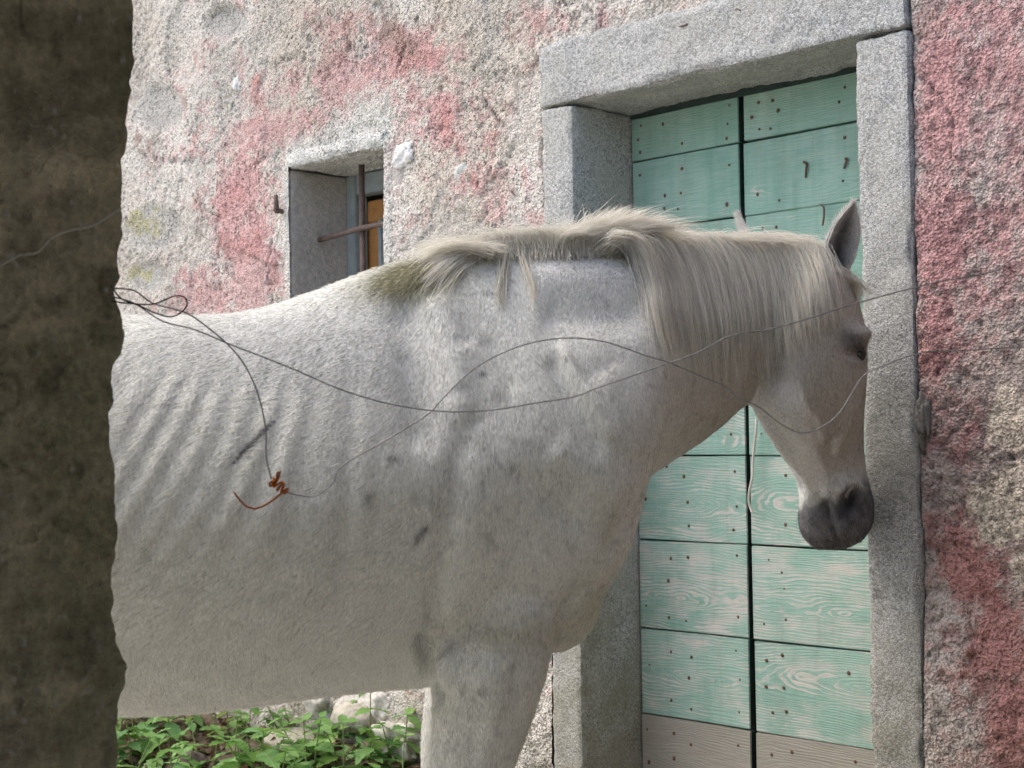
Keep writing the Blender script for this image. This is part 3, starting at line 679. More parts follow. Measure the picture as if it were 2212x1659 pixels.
for ZH, off in ((2.33, 0), (2.62, 120)):
    k = 2.33/ZH; Y = lambda y: 928+(y-928)*k
    limb([(-520+off, Y(1050), ZH, .20, .07), (-500+off, Y(1250), ZH, .19, .10), (-500+off, Y(1420), ZH, .15, .095), (-560+off, Y(1580), ZH, .105, .075), (-640+off, Y(1720), ZH, .075, .055), (-720+off, Y(1840), ZH, .062, .045), (-760+off, Y(1920), ZH, .060, .045), (-755+off, Y(2000), ZH, .048, .04), (-745+off, Y(2150), ZH, .038, .032), (-740+off, Y(2420), ZH, .038, .032), (-738+off, Y(2500), ZH, .046, .038), (-715+off, Y(2580), ZH, .038, .034), (-695+off, gy(ZH)-40, ZH, .052, .048), (-690+off, gy(ZH), ZH, .066, .06)])
fb = P(1190, 1285, 2.96); th_ = np.linspace(.02, math.pi-.02, 18); ph_ = np.linspace(0, 2*math.pi, 24, endpoint=False)   # far-side breast muscle
parts.append(loft([fb+np.stack([np.cos(ph_)*math.sin(t)*.100, np.sin(ph_)*math.sin(t)*.100, np.full(24, math.cos(t)*.112)], 1) for t in th_]))
vv = []; fc = []; b0 = 0
for V, Fc in parts:
    vv.append(V); fc += [[i+b0 for i in f] for f in Fc]; b0 += len(V)
tmp = mesh_obj('tmp_body', np.vstack(vv), fc)
md = tmp.modifiers.new('r', 'REMESH'); md.mode = 'VOXEL'; md.voxel_size = .0066
dg = bpy.context.evaluated_depsgraph_get(); ev = tmp.evaluated_get(dg); em = ev.to_mesh()
HV = np.zeros(len(em.vertices)*3); em.vertices.foreach_get('co', HV); HV = HV.reshape(-1, 3)
HF = [list(p.vertices) for p in em.polygons]
HE = np.zeros(len(em.edges)*2, int); em.edges.foreach_get('vertices', HE); HE = HE.reshape(-1, 2)
ev.to_mesh_clear(); bpy.data.objects.remove(tmp)
HQ = np.array([f if len(f) == 4 else f+[f[-1]] for f in HF])
deg = np.bincount(HE.ravel(), minlength=len(HV))[:, None]
def lap(V, it, lam, w=None):
    for _ in range(it):
        s = np.zeros_like(V); np.add.at(s, HE[:, 0], V[HE[:, 1]]); np.add.at(s, HE[:, 1], V[HE[:, 0]])
        d = (s/deg-V)*lam
        V = V + (d if w is None else d*w[:, None])
    return V
def normals(V):
    a, b, c, d = (V[HQ[:, i]] for i in range(4)); fn = np.cross(c-a, d-b); N = np.zeros_like(V)
    for i in range(4): np.add.at(N, HQ[:, i], fn)
    return N/np.maximum(np.linalg.norm(N, axis=1, keepdims=True), 1e-12)
headness = sstep(.26, .16, np.abs((HV-pollc)@hl))*sstep(-.30, -.22, (HV-pollc)@hf)*(proj(HV)[0] > 1560)
HV = lap(HV, 22, .5, 1-.75*headness)
N = normals(HV); px, py, _ = proj(HV)
viewd = HV-CAM; viewd /= np.linalg.norm(viewd, axis=1, keepdims=True)
facing = sstep(-.05, .35, -(N*viewd).sum(1))
far = (px < 700) & False
# ---- modelling of muscle, ribs and bone on the near side (photo rows/columns -> body surface)
D = np.zeros(len(HV))
k = np.interp(px, [300, 360, 640, 715, 800], [.58, .56, .22, .06, 0])
u = px + k*(py-930); 
ribs = (.35+1.1*vnoise(np.stack([u/64.0, py/260.0, u*0], 1), 141))*np.cos(2*math.pi*(u-714)/68.0 + .9*np.sin(u/83+.7)+.5*np.sin(u/41+py/190))
env = sstep(180, 300, px)*sstep(860, 740, px)*sstep(740, 880, py)*sstep(1400, 1130, py)
D += .0027*ribs*env*(.6+.6*fbm(HV, 5, 2, 101))
def ridge(pts, w, amp, soft=1.0):
    pts = np.array(pts, float); best = np.full(len(px), 1e9); tb = np.zeros(len(px))
    L = np.concatenate([[0], np.cumsum(np.linalg.norm(np.diff(pts, axis=0), axis=1))])
    for i in range(len(pts)-1):
        a, b = pts[i], pts[i+1]; d = b-a; l2 = d@d
        t = np.clip(((px-a[0])*d[0]+(py-a[1])*d[1])/l2, 0, 1)
        q = np.hypot(px-a[0]-t*d[0], py-a[1]-t*d[1]); tt_ = (L[i]+t*np.sqrt(l2))/L[-1]
        tb = np.where(q < best, tt_, tb); best = np.minimum(best, q)
    return amp*np.exp(-(best/w)**2)*sstep(0, .15, tb)*sstep(1, .8, tb)
def bl(cx, cy, rx, ry, amp, ang=0): return amp*blob(px, py, cx, cy, rx, ry, ang)
# shoulder blade and its spine, hollow behind it, muscles in front
D += ridge([(930, 620), (962, 700), (985, 790), (1000, 880), (1010, 930)], 34, .013)
D += ridge([(860, 640), (890, 760), (905, 880), (915, 1000)], 46, -.013)
D += ridge([(1000, 740), (1040, 800), (1085, 870)], 24, .007) + ridge([(990, 830), (1020, 880), (1040, 930)], 20, -.005)
D += ridge([(1040, 720), (1080, 790), (1110, 860)], 20, -.005)
D += bl(1150, 930, 80, 150, .012) + bl(1010, 1120, 90, 160, .014)
D += ridge([(1010, 900), (985, 1020), (962, 1160), (945, 1300), (930, 1420)], 26, -.011)
D += ridge([(1205, 735), (1240, 810), (1285, 880), (1335, 970)], 9, .012) + ridge([(1180, 760), (1215, 840), (1260, 910), (1312, 995)], 17, -.011)
D += ridge([(1130, 602), (1230, 596), (1330, 597), (1410, 605)], 34, .008)
D += ridge([(1160, 675), (1250, 685), (1340, 680), (1420, 672)], 42, -.013)
D += ridge([(1290, 800), (1380, 930), (1400, 1000)], 50, .008)
D += ridge([(1180, 960), (1290, 1040), (1360, 1090)], 40, .009)
D += ridge([(1010, 1352), (1080, 1350), (1140, 1334)], 12, -.004) + bl(1062, 1500, 60, 120, .010) + bl(968, 1436, 28, 40, .014) + bl(1130, 1330, 60, 50, .008)
D += ridge([(1420, 985), (1480, 945), (1550, 895)], 14, -.007) + ridge([(1372, 1085), (1335, 1150), (1300, 1205)], 16, -.006) + ridge([(1090, 1000), (1180, 1080), (1270, 1150)], 22, -.006)
bx_ = np.interp(py, [1200, 1245, 1290, 1330, 1410, 1480], [1350, 1300, 1250, 1215, 1190, 1190])
D += ridge([(1195, 1410), (1215, 1330), (1255, 1285), (1310, 1240)], 11, -.008) + bl(1190, 1220, 110, 90, .012)
D += ridge([(915, 1360), (925, 1420), (936, 1475), (950, 1530)], 16, -.026) + ridge([(975, 1380), (970, 1440), (972, 1500)], 22, .010)
D += ridge([(1120, 1420), (1100, 1500), (1080, 1590)], 14, -.004) + ridge([(1035, 1480), (1030, 1560), (1010, 1650)], 16, -.004)
D += bl(1030, 1440, 70, 60, .010) + bl(900, 600, 90, 30, .006, -20)
D += ridge([(300, 1505), (520, 1490), (760, 1440), (900, 1400)], 26, -.006)
for _ in range(60):
    D += bl(rng.uniform(260, 1350), rng.uniform(700, 1400), rng.uniform(18, 60), rng.uniform(18, 60), rng.uniform(-.0016, .0016))
# head: cheek plate, facial crest, eye socket, nostril, mouth corner
D += bl(1690, 830, 95, 120, .010) + ridge([(1625, 780), (1640, 880), (1700, 960), (1740, 990)], 14, -.004)
D += ridge([(1850, 860), (1825, 930), (1800, 990)], 12, .007) + ridge([(1790, 940), (1800, 1000), (1815, 1050)], 20, -.005)
D += bl(1866, 722, 28, 18, .024) + bl(1850, 764, 24, 13, -.008) + ridge([(1825, 752), (1845, 746), (1872, 750)], 7, .008) + ridge([(1830, 778), (1848, 784), (1868, 782)], 7, .005) + bl(1825, 690, 24, 30, -.006)
D += ridge([(1776, 1072), (1783, 1098), (1793, 1130), (1803, 1160), (1815, 1190)], 7, -.016) + bl(1755, 1125, 24, 34, .006) + bl(1790, 1060, 10, 16, .004)
D += bl(1836, 1084, 13, 26, -.026, 18) + ridge([(1808, 1070), (1818, 1046), (1838, 1040), (1858, 1056), (1862, 1090)], 9, .012)
D += ridge([(1650, 850), (1660, 900), (1705, 955), (1745, 985)], 12, -.006) + ridge([(1760, 880), (1775, 930), (1790, 985)], 7, .004) + ridge([(1720, 800), (1735, 860), (1760, 900)], 6, .003)
D += ridge([(1640, 890), (1690, 975), (1735, 1030), (1760, 1080)], 9, .006) + ridge([(1625, 905), (1672, 985), (1718, 1040), (1745, 1085)], 12, -.010)
HV = HV + N*(D*facing)[:, None]
hv65 = np.array([math.cos(math.radians(65)), math.sin(math.radians(65)), 0]); la65 = np.array([math.sin(math.radians(65)), -math.cos(math.radians(65)), 0])
lat_ = (HV-P(1270, 1340, 2.83))@la65; cm = sstep(1185, 1245, px)*sstep(1180, 1290, py)*sstep(1425, 1350, py)*(px < 1430)
HV = HV - hv65*(.02*np.exp(-(lat_/.04)**2)*cm)[:, None] - hv65*(.018*sstep(.01, .06, lat_)*cm)[:, None]
px, py, _ = proj(HV)
stepm = 0*sstep(-8, 16, px-bx_)*sstep(1215, 1290, py)*(px < 1420)*(py < 1450)*sstep(3.0, 2.85, (HV-CAM)@FWD)
HV = HV + (FWD*.055-RT*.012)[None, :]*stepm[:, None]
HV = lap(HV, 2, .35)
N = normals(HV); px, py, _ = proj(HV)
# ---- coat colour (pigment, stains, and some painted light and shade)
b1 = fbm(HV, 9, 4, 111)[:, None]; b2 = fbm(HV, 60, 3, 113)[:, None]; b3 = fbm(HV, 150, 2, 115)[:, None]
hc = np.array([.74, .745, .695])*(1-b1)+np.array([.79, .79, .745])*b1
hc = hc*(.90+.2*b2)
fk = (sstep(.66, .74, fbm(HV, 85, 2, 117))*sstep(820, 1000, px)*.30)[:, None]; hc = hc*(1-fk)+np.array([.20, .19, .18])*fk
gz = (blob(px, py, 620, 760, 330, 90, 12)*.30 + blob(px, py, 1280, 590, 150, 30)*.2)[:, None]; hc = hc*(1-gz)+np.array([.45, .45, .48])*gz  # grey wash, paints shade into the hollow behind the shoulder
gs = np.clip(blob(px, py, 905, 600, 105, 40, -12)*1.7*(.55+.9*b1[:, 0]), 0, .88)[:, None]; hc = hc*(1-gs)+np.array([.23, .215, .105])*gs
g2 = np.clip(blob(px, py, 1080, 1370, 130, 45)*.45*(.4+1.2*b2[:, 0]) + blob(px, py, 1300, 1310, 60, 60)*.3 + blob(px, py, 1310, 1130, 30, 60)*.25, 0, .6)[:, None]; hc = hc*(1-g2)+np.array([.40, .36, .20])*g2
tan_ = (1.1*sstep(1350, 1620, px)*sstep(1060, 960, py))[:, None]; hc = hc*(1-tan_*.65)+np.array([.44, .395, .32])*tan_*.65  # dirty tan of head and neck, deepened to paint the head's shade
nearside = facing[:, None]
def seg(a, b, w): 
    d = np.array(b, float)-np.array(a, float); t = np.clip(((px-a[0])*d[0]+(py-a[1])*d[1])/(d@d), 0, 1)
    q = np.hypot(px-a[0]-t*d[0], py-a[1]-t*d[1]); return np.exp(-(q/(w*(.25+.75*np.sin(math.pi*np.clip(t, .05, .95)))))**2)
mk = (seg((505, 1000), (592, 910), 8)*.9 + seg((893, 1180), (928, 1130), 8)*.65 + blob(px, py, 1043, 808, 9, 8)*.8 + blob(px, py, 850, 992, 14, 10)*.6 + blob(px, py, 800, 1075, 9, 14, 20)*.5 + blob(px, py, 1045, 1495, 8, 9)*.5)[:, None]
mk = np.clip(mk*nearside, 0, .92); hc = hc*(1-mk)+np.array([.07, .065, .07])*mk
local = HV-pollc; lf, ld, ll = local@hf, -local[:, 2], local@hl
ishead = (lf > -.26) & (np.abs(ll) < .16) & (px > 1560)
mz = (sstep(.485, .53, ld + (b1[:, 0]-.5)*.06 + lf*.25 + (b2[:, 0]-.5)*.08)*ishead)[:, None]; hc = hc*(1-mz)+np.array([.16, .155, .16])*(.25+1.5*b2)*mz
nos = np.clip(blob(px, py, 1838, 1082, 13, 24, 15)*1.1*ishead*facing, 0, .9)[:, None]; hc = hc*(1-nos)+np.array([.02, .018, .018])*nos
eyd = np.clip((blob(px, py, 1862, 752, 46, 26, 20)*.75 + blob(px, py, 1835, 725, 30, 18, 40)*.4)*ishead*facing, 0, .85)[:, None]; hc = hc*(1-eyd)+np.array([.09, .085, .085])*eyd
sp = (blob(px, py, 1712, 1000, 14, 60, -28)*.45*ishead*(.3+1.4*b2[:, 0]))[:, None]; hc = hc*(1-np.clip(sp, 0, .6))+np.array([.22, .21, .22])*np.clip(sp, 0, .6)
ujn = -hf*.76+np.array([0, 0, -.65]); uj = (sstep(.50, .78, N@ujn)*ishead*sstep(.25, .31, ld)*sstep(.51, .47, ld-lf*.3)*(lf < .06))[:, None]; hc = hc*(1-uj)+np.array([.86, .85, .82])*uj  # light from the left painted as white along the underside of the jaw
hoof = (HV[:, 2] < .085)[:, None]; hc = np.where(hoof, np.array([.09, .08, .07]), hc)
hc = np.clip(hc, .02, .84)
hm = NT('horse_skin'); p_ = hm.pos(False); n1 = hm.noise(hm.mapping(p_, (260, 260, 90)), 1.0, 3, .6)
hm.done(hm.mix(1.0, hm.attr('col'), hm.ramp(n1, [(.3, .62), (.7, 1.0)]), 'MULTIPLY'), .75, hm.bump(n1, .0015, .6), .2)
# ears: cupped shells
def ear(base, tip, width, open_dir, bend, seed):
    base = np.array(base); tip = np.array(tip); ax = tip-base; L = np.linalg.norm(ax); ax /= L
    od = np.array(open_dir, float); od -= ax*(od@ax); od /= np.linalg.norm(od); sd_ = np.cross(ax, od)
    rows, colsn = 22, 17; out = []; inn = []; ci = []; co = []
    for i in range(rows):
        t = i/(rows-1); w = width*(.42+1.15*t)*(1-t**2.6)**.62 if t < 1 else 0
        w = width*np.interp(t, [0, .12, .35, .55, .75, .9, .97, 1], [.42, .55, .88, 1.0, .80, .43, .18, .015])
        ctr = base + ax*(L*t) + sd_*bend*t*t*L
        span = np.interp(t, [0, .25, .6, 1], [2.75, 2.1, 1.35, .9])
        for j in range(colsn):
            a = (j/(colsn-1)-.5)*2*span
            R_ = w/max(math.sin(min(span, math.pi/2)), .3)*.5*2
            offv = sd_*R_*math.sin(a) + od*(-R_*math.cos(a)+R_*math.cos(min(span, 1.6)))*np.interp(t, [0, .3, 1], [1.0, .75, .55])
            out.append(ctr+offv*1.0 - od*.0); inn.append(ctr+offv*.90+od*.003)
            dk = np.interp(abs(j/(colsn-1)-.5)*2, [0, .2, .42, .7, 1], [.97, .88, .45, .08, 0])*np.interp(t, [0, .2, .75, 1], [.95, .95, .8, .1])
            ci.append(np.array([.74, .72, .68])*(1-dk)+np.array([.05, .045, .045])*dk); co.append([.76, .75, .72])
    n = rows*colsn; V = np.array(out+inn); Fc = []
    for i in range(rows-1):
        for j in range(colsn-1):
            a = i*colsn+j; q = [a, a+1, a+colsn+1, a+colsn]; Fc.append(q[::-1]); Fc.append([v+n for v in q])
    for i in range(rows-1):
        for j in (0, colsn-1): a = i*colsn+j; Fc.append([a, a+colsn, a+colsn+n, a+n])
    for j in range(colsn-1): a = (rows-1)*colsn+j; Fc.append([a, a+1, a+1+n, a+n])
    return V, Fc, np.array(co+ci)
camr = RT; toc = -FWD
e1 = ear(P(1800, 622, 3.10), P(1832, 440, 3.06), .036, toc*.95 + camr*.22, .06, 1)
e2 = ear(P(1650, 580, 3.27), P(1593, 466, 3.30), .024, hf*.6+hl*.8, .0, 2)
HVall = HV; HFall = HF; hcall = hc
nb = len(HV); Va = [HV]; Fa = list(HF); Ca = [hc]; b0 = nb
for V, Fc, c in (e1, e2):
    Va.append(V); Fa += [[i+b0 for i in f] for f in Fc]; Ca.append(c); b0 += len(V)
hp = S(-.5, 2.75, 0)
horse = empty('horse', (float(hp[0]), float(hp[1]), 0.0))
tag(horse, 'thin white horse standing with its lowered head against the granite door jamb', 'horse')
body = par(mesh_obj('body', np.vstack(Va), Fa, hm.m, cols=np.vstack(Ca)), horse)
bvh = BVHTree.FromPolygons([tuple(v) for v in HV], HF)
def hit(x, y):
    d = Vector(ray(x, y)); L = d.length
    loc, nr, i, dist = bvh.ray_cast(Vector(CAM), d/L)
    return None if loc is None else dist/L
# eye
def eyeball(pxy, back, name):
    z = hit(*pxy) or 3.15; c = P(*pxy, z+back)
    bm = bmesh.new(); bmesh.ops.create_uvsphere(bm, u_segments=20, v_segments=14, radius=.018)
    for v in bm.verts: v.co += Vector(c)
    me = bpy.data.meshes.new(name); bm.to_mesh(me); bm.free(); [setattr(p, 'use_smooth', True) for p in me.polygons]
    e = NT('eye_dark'); e.done((.012, .009, .008), .12, None, .6); me.materials.append(e.m)
    o = bpy.data.objects.new(name, me); sc.collection.objects.link(o); return par(o, horse)
eyeball((1853, 764), .013, 'eye')

# ---- hair
def curves_obj(name, P_, rad, col, mat, parent):
    """P_: (n, k, 3) strands; rad: (k,) or (n,k); col: (n,3)"""
    n, k_, _ = P_.shape
    cu = bpy.data.hair_curves.new(name); cu.add_curves([k_]*n)
    cu.attributes['position'].data.foreach_set('vector', P_.reshape(-1).astype(np.float32)) if 'position' in cu.attributes else cu.points.foreach_set('position', P_.reshape(-1).astype(np.float32))
    ra = cu.attributes.get('radius') or cu.attributes.new('radius', 'FLOAT', 'POINT')
    ra.data.foreach_set('value', np.broadcast_to(rad, (n, k_)).reshape(-1).astype(np.float32))
    ca = cu.attributes.new('col', 'FLOAT_COLOR', 'CURVE'); c4 = np.ones((n, 4), np.float32); c4[:, :3] = col
    ca.data.foreach_set('color', c4.ravel()); cu.materials.append(mat)
    o = bpy.data.objects.new(name, cu); sc.collection.objects.link(o); return par(o, parent)
hh = NT('horse_hair'); hh.done(hh.attr('col'), .5, None, .3)
tr_ = hh.n('BsdfTranslucent'); hh.l(hh.attr('col'), tr_.inputs[0]); mx_ = hh.n('MixShader'); mx_.inputs[0].default_value = .52
hh.l(hh.b.outputs[0], mx_.inputs[1]); hh.l(tr_.outputs[0], mx_.inputs[2]); hh.l(mx_.outputs[0], hh.out.inputs[0])
# coat: short hairs lying along the grain of the body
tri = np.vstack([HQ[:, [0, 1, 2]], HQ[:, [0, 2, 3]]])
A, B, C = HV[tri[:, 0]], HV[tri[:, 1]], HV[tri[:, 2]]; ar = np.linalg.norm(np.cross(B-A, C-A), axis=1)/2; ctr = (A+B+C)/3
vd = ctr-CAM; vd /= np.linalg.norm(vd, axis=1, keepdims=True); fn = np.cross(B-A, C-A); fn /= np.maximum(np.linalg.norm(fn, axis=1, keepdims=True), 1e-12)
cpx, cpy, _ = proj(ctr)
vis = (-(fn*vd).sum(1) > -.25) & (cpx > -150) & (cpy < 1750)
dens = np.where(vis, 1.0, .12)*np.where(ctr[:, 2] < .09, 0, 1); wgt = ar*dens; NC = 300000
ti = rng.choice(len(tri), NC, p=wgt/wgt.sum()); r1, r2 = rng.random(NC), rng.random(NC); sw = r1+r2 > 1; r1[sw], r2[sw] = 1-r1[sw], 1-r2[sw]
bw_ = np.stack([1-r1-r2, r1, r2], 1)
def bary(a): return (a[tri[ti, 0]]*bw_[:, :1]+a[tri[ti, 1]]*bw_[:, 1:2]+a[tri[ti, 2]]*bw_[:, 2:])
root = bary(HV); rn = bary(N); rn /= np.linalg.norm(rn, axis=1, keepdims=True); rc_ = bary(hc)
rpx, rpy, _ = proj(root)
head3 = np.array([math.cos(math.radians(60)), math.sin(math.radians(60)), 0]); dn = np.array([0, 0, -1.0])
# grain: rearward and down on the barrel, down on shoulder and legs, towards the muzzle on the head
wr = np.interp(rpx, [300, 800, 950, 1150, 1300, 1500], [.75, .75, .35, .05, .35, .6])*sstep(1500, 1250, rpy)
flow = -head3*wr[:, None] + dn*(1.02-wr*.75)[:, None]
swirl = (fbm(root, 7, 3, 131)-.5)*1.5
flow = flow + np.stack([-flow[:, 1]*0+head3[0]*swirl, head3[1]*swirl, swirl*.0], 1)
isH = (rpx > 1600) & (rpy > 620)
flow = np.where(isH[:, None], dn*1.0+hf*.25, flow)
flow -= rn*(flow*rn).sum(1)[:, None]; flow /= np.maximum(np.linalg.norm(flow, axis=1, keepdims=True), 1e-6)
jit = rng.normal(0, .16, (NC, 3)); flow = flow+jit+rn*(.22+.18*(fbm(root, 45, 2, 133)-.5))[:, None]
ln = np.interp(rpx, [200, 900, 1300, 1600], [.013, .011, .009, .007])*rng.uniform(.7, 1.25, NC)
ln = ln*np.where(blob(rpx, rpy, 900, 600, 100, 40, -14) > .4, 1.5, 1)
ks = np.array([0, .35, .7, 1.0])
PC = root[:, None, :] - rn[:, None, :]*.0006 + flow[:, None, :]*(ln[:, None]*ks)[:, :, None] - rn[:, None, :]*(ln[:, None]*.16*ks**2)[:, :, None]
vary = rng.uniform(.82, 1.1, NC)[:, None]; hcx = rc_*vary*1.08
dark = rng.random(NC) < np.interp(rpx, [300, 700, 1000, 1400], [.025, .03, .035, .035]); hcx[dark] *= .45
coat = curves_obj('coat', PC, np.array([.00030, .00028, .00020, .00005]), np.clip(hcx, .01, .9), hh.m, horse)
coat['kind'] = 'stuff'
# hair on the ears
ep = []; ec = []
for (V, Fc, c), (bp, tp) in ((e1, (P(1800, 622, 3.10), P(1832, 440, 3.06))), (e2, (P(1650, 580, 3.27), P(1593, 466, 3.30)))):
    q = np.array([f for f in Fc if len(f) == 4]); axd = (tp-bp)/np.linalg.norm(tp-bp)
    fi = rng.integers(0, len(q), 5200); w4 = rng.dirichlet([1]*4, 5200)
    pp_ = (V[q[fi]]*w4[:, :, None]).sum(1); cc_ = (c[q[fi]]*w4[:, :, None]).sum(1)
    n4 = np.cross(V[q[fi, 1]]-V[q[fi, 0]], V[q[fi, 3]]-V[q[fi, 0]]); n4 /= np.maximum(np.linalg.norm(n4, axis=1, keepdims=True), 1e-9)
    dv = axd+rng.normal(0, .28, (5200, 3))+n4*.25; L_ = rng.uniform(.006, .013, 5200)
    ep.append(pp_[:, None, :]+dv[:, None, :]*(L_[:, None]*ks)[:, :, None]); ec.append(cc_*rng.uniform(.75, 1.15, 5200)[:, None])
eh = curves_obj('ear_hair', np.concatenate(ep), np.array([.00028, .00025, .00018, .00005]), np.clip(np.concatenate(ec), .01, .85), hh.m, horse); eh['kind'] = 'stuff'
# mane
def strands(guides, n, spread, curl, rootw, lift, seed, k_=12, clump=14):
    """guides: list of photo-space paths (same length); strands follow blends of neighbouring guides in clumps"""
    r = np.random.default_rng(seed); G = np.array([catmull(g, k_) for g in guides], float); out = []
    nclump = max(1, n//clump)
    for c in range(nclump):
        s = r.random()*(len(G)-1); i = min(int(s), len(G)-2) if len(G) > 1 else 0; f = s-i
        g = G[i]*(1-f)+G[i+1]*f if len(G) > 1 else G[0].copy()
        tl = np.linspace(0, 1, k_)
        g = g + np.stack([r.normal(0, spread)*tl**1.3+r.normal(0, rootw), r.normal(0, spread*.5)*tl+r.normal(0, 4)*np.ones(k_)], 1)
        ph_, am = r.random()*6.28, r.normal(0, curl)
        g[:, 0] += am*np.sin(tl*4+ph_)*tl
        cut = r.uniform(.72, 1.0)
        lf_ = lift*r.uniform(.35, 1.5)
        # depth from the body below the lock
        zz = []
        for q in g:
            z = hit(q[0], q[1]); zz.append(z)
        zr = next((z for z in zz if z), None)
        if zr is None: zr = np.interp(g[0, 0], [900, 1170, 1400, 1700, 1800], [2.75, 2.8, 2.93, 3.12, 3.13])
        last = zr
        for q in range(k_):
            if zz[q] is None: zz[q] = last
            last = zz[q]
        zz = np.array(zz); zz = np.convolve(np.pad(zz, 2, 'edge'), np.ones(5)/5, 'valid') - lf_*np.minimum(1, tl*4+.25)
        zz = np.minimum(zz, np.array([(hit(*q) or 9)-.004 for q in g]))
        base3 = np.array([P(q[0], q[1], z) for q, z in zip(g, zz)])
        for j in range(clump):
            o3 = r.normal(0, 1, 3)*.0032; tip = r.normal(0, 1, 3)*.0032
            cl = np.interp(tl, [0, .3, .8, 1], [1.5, 1.15, .6, .35])[:, None]
            w = o3*(1-tl[:, None]) + tip*tl[:, None]
            fz = r.normal(0, .0008, (k_, 3))*tl[:, None]
            stn = base3 + w*cl*1.3 + fz
            m_ = cut*r.uniform(.85, 1.0); ii = np.linspace(0, (k_-1)*m_, k_)
            stn = np.stack([np.interp(ii, np.arange(k_), stn[:, a]) for a in range(3)], 1)
            out.append(stn)
    return np.array(out)
gA = [[(1290, 543), (1329, 505), (1375, 522), (1408, 600), (1425, 690), (1462, 830)], [(1370, 533), (1410, 507), (1450, 545), (1480, 640), (1500, 750), (1530, 890)], [(1470, 530), (1510, 514), (1555, 560), (1585, 660), (1597, 760), (1600, 890)],
      [(1570, 527), (1605, 519), (1640, 565), (1662, 650), (1672, 730), (1682, 815)], [(1660, 525), (1690, 522), (1720, 565), (1740, 630), (1752, 690), (1760, 745)], [(1740, 530), (1765, 532), (1782, 570), (1795, 620), (1802, 660), (1806, 700)]]
MS = [strands(gA, 6600, 14, 9, 10, .020, 1, 14, 9)]
MS.append(strands([gA[0], [(1310, 543), (1350, 510), (1390, 535), (1418, 610), (1440, 700), (1475, 835)]], 900, 5, 4, 7, .034, 2, 14))
MS.append(strands([[(1262, 545), (1262, 510), (1268, 485), (1276, 466)], [(1285, 540), (1300, 495), (1332, 468), (1372, 448)], [(1310, 535), (1350, 500), (1400, 484), (1452, 478)], [(1330, 530), (1385, 505), (1435, 494), (1490, 500)]], 1900, 16, 12, 14, .010, 3, 10, 4))
MS.append(strands([[(1060, 560), (1050, 535), (1030, 520), (1000, 520)], [(1110, 556), (1105, 525), (1085, 508), (1055, 512)], [(1190, 556), (1185, 520), (1165, 502), (1130, 508)], [(1290, 552), (1280, 515), (1255, 495), (1215, 502)]], 2300, 16, 12, 14, .006, 4, 10, 3))
MS.append(strands([[(1210, 552), (1215, 520), (1235, 503), (1268, 500)], [(1285, 548), (1290, 515), (1312, 498), (1345, 500)]], 1200, 14, 10, 18, .008, 14, 10, 4))
MS.append(strands([[(1085, 545), (1040, 548), (990, 580), (955, 625), (935, 668)], [(1070, 540), (1020, 535), (970, 550), (930, 580), (905, 610)], [(1050, 538), (990, 522), (935, 528), (890, 540), (865, 552)]], 620, 16, 12, 12, .005, 5, 12, 3))
MS.append(strands([[(1085, 548), (1076, 590), (1070, 640), (1076, 692)], [(1100, 548), (1098, 590), (1090, 620), (1083, 650)]], 150, 7, 5, 5, .007, 6, 12, 7))
MS.append(strands([[(1122, 548), (1140, 590), (1152, 630), (1150, 680)], [(1125, 548), (1136, 600), (1150, 640), (1152, 690)]], 60, 2, 2, 2, .012, 7, 12, 12))
MS.append(strands([[(1800, 590), (1832, 605), (1852, 645), (1862, 690)], [(1815, 590), (1845, 600), (1868, 625), (1885, 632)]], 170, 9, 8, 6, .006, 8, 10, 5))
MS.append(strands([[(1640, 530), (1690, 512), (1740, 514), (1790, 535)], [(1500, 530), (1550, 516), (1610, 512), (1660, 520)]], 240, 12, 8, 20, .004, 9, 10, 2))
MS.append(strands([[(1250, 545), (1255, 500), (1270, 470), (1290, 452)], [(1290, 538), (1320, 485), (1355, 458), (1385, 442)], [(1330, 528), (1390, 488), (1450, 476), (1500, 486)], [(1380, 520), (1440, 500), (1490, 500), (1540, 512)]], 260, 26, 14, 22, .006, 21, 10, 1))
MS.append(strands([[(1000, 545), (985, 530), (960, 515), (930, 512)], [(1130, 548), (1120, 515), (1100, 496), (1070, 492)], [(1250, 545), (1240, 505), (1215, 486), (1180, 484)]], 260, 26, 14, 40, .006, 22, 10, 1))
MS.append(strands(gA, 420, 34, 16, 26, .024, 23, 14, 1))
kk = 14
def resamp(a):
    k0 = a.shape[1]; ii = np.linspace(0, k0-1, kk); i0 = np.minimum(ii.astype(int), k0-2); f = (ii-i0)[None, :, None]
    return a[:, i0]*(1-f)+a[:, i0+1]*f
MA = np.concatenate([resamp(a) for a in MS]); nm = len(MA)
mc = np.array([.95, .915, .82])*rng.uniform(.72, 1.08, nm)[:, None]
cl_ = np.repeat(rng.uniform(.85, 1.06, nm//10+1), 10)[:nm]; mc = mc*cl_[:, None]
mane = curves_obj('mane', MA, np.interp(np.linspace(0, 1, kk), [0, .7, 1], [.00034, .00030, .00006]), np.clip(mc, .02, .93), hh.m, horse)
# whiskers
wh = []
for _ in range(34):
    x, y = rng.uniform(1745, 1850), rng.uniform(1110, 1172); z = hit(x, y)
    if z is None: continue
    p0 = P(x, y, z); d = (rng.normal(0, .35, 3) + toc*.6 + np.array([0, 0, -.5]) + RT*.5); d /= np.linalg.norm(d); L = rng.uniform(.012, .035)
    wh.append([p0+d*L*t+np.array([0, 0, -1])*L*.3*t*t for t in np.linspace(0, 1, 6)])
curves_obj('whiskers', np.array(wh), np.linspace(.00018, .00005, 6), np.tile([.50, .44, .32], (len(wh), 1)), hh.m, horse)
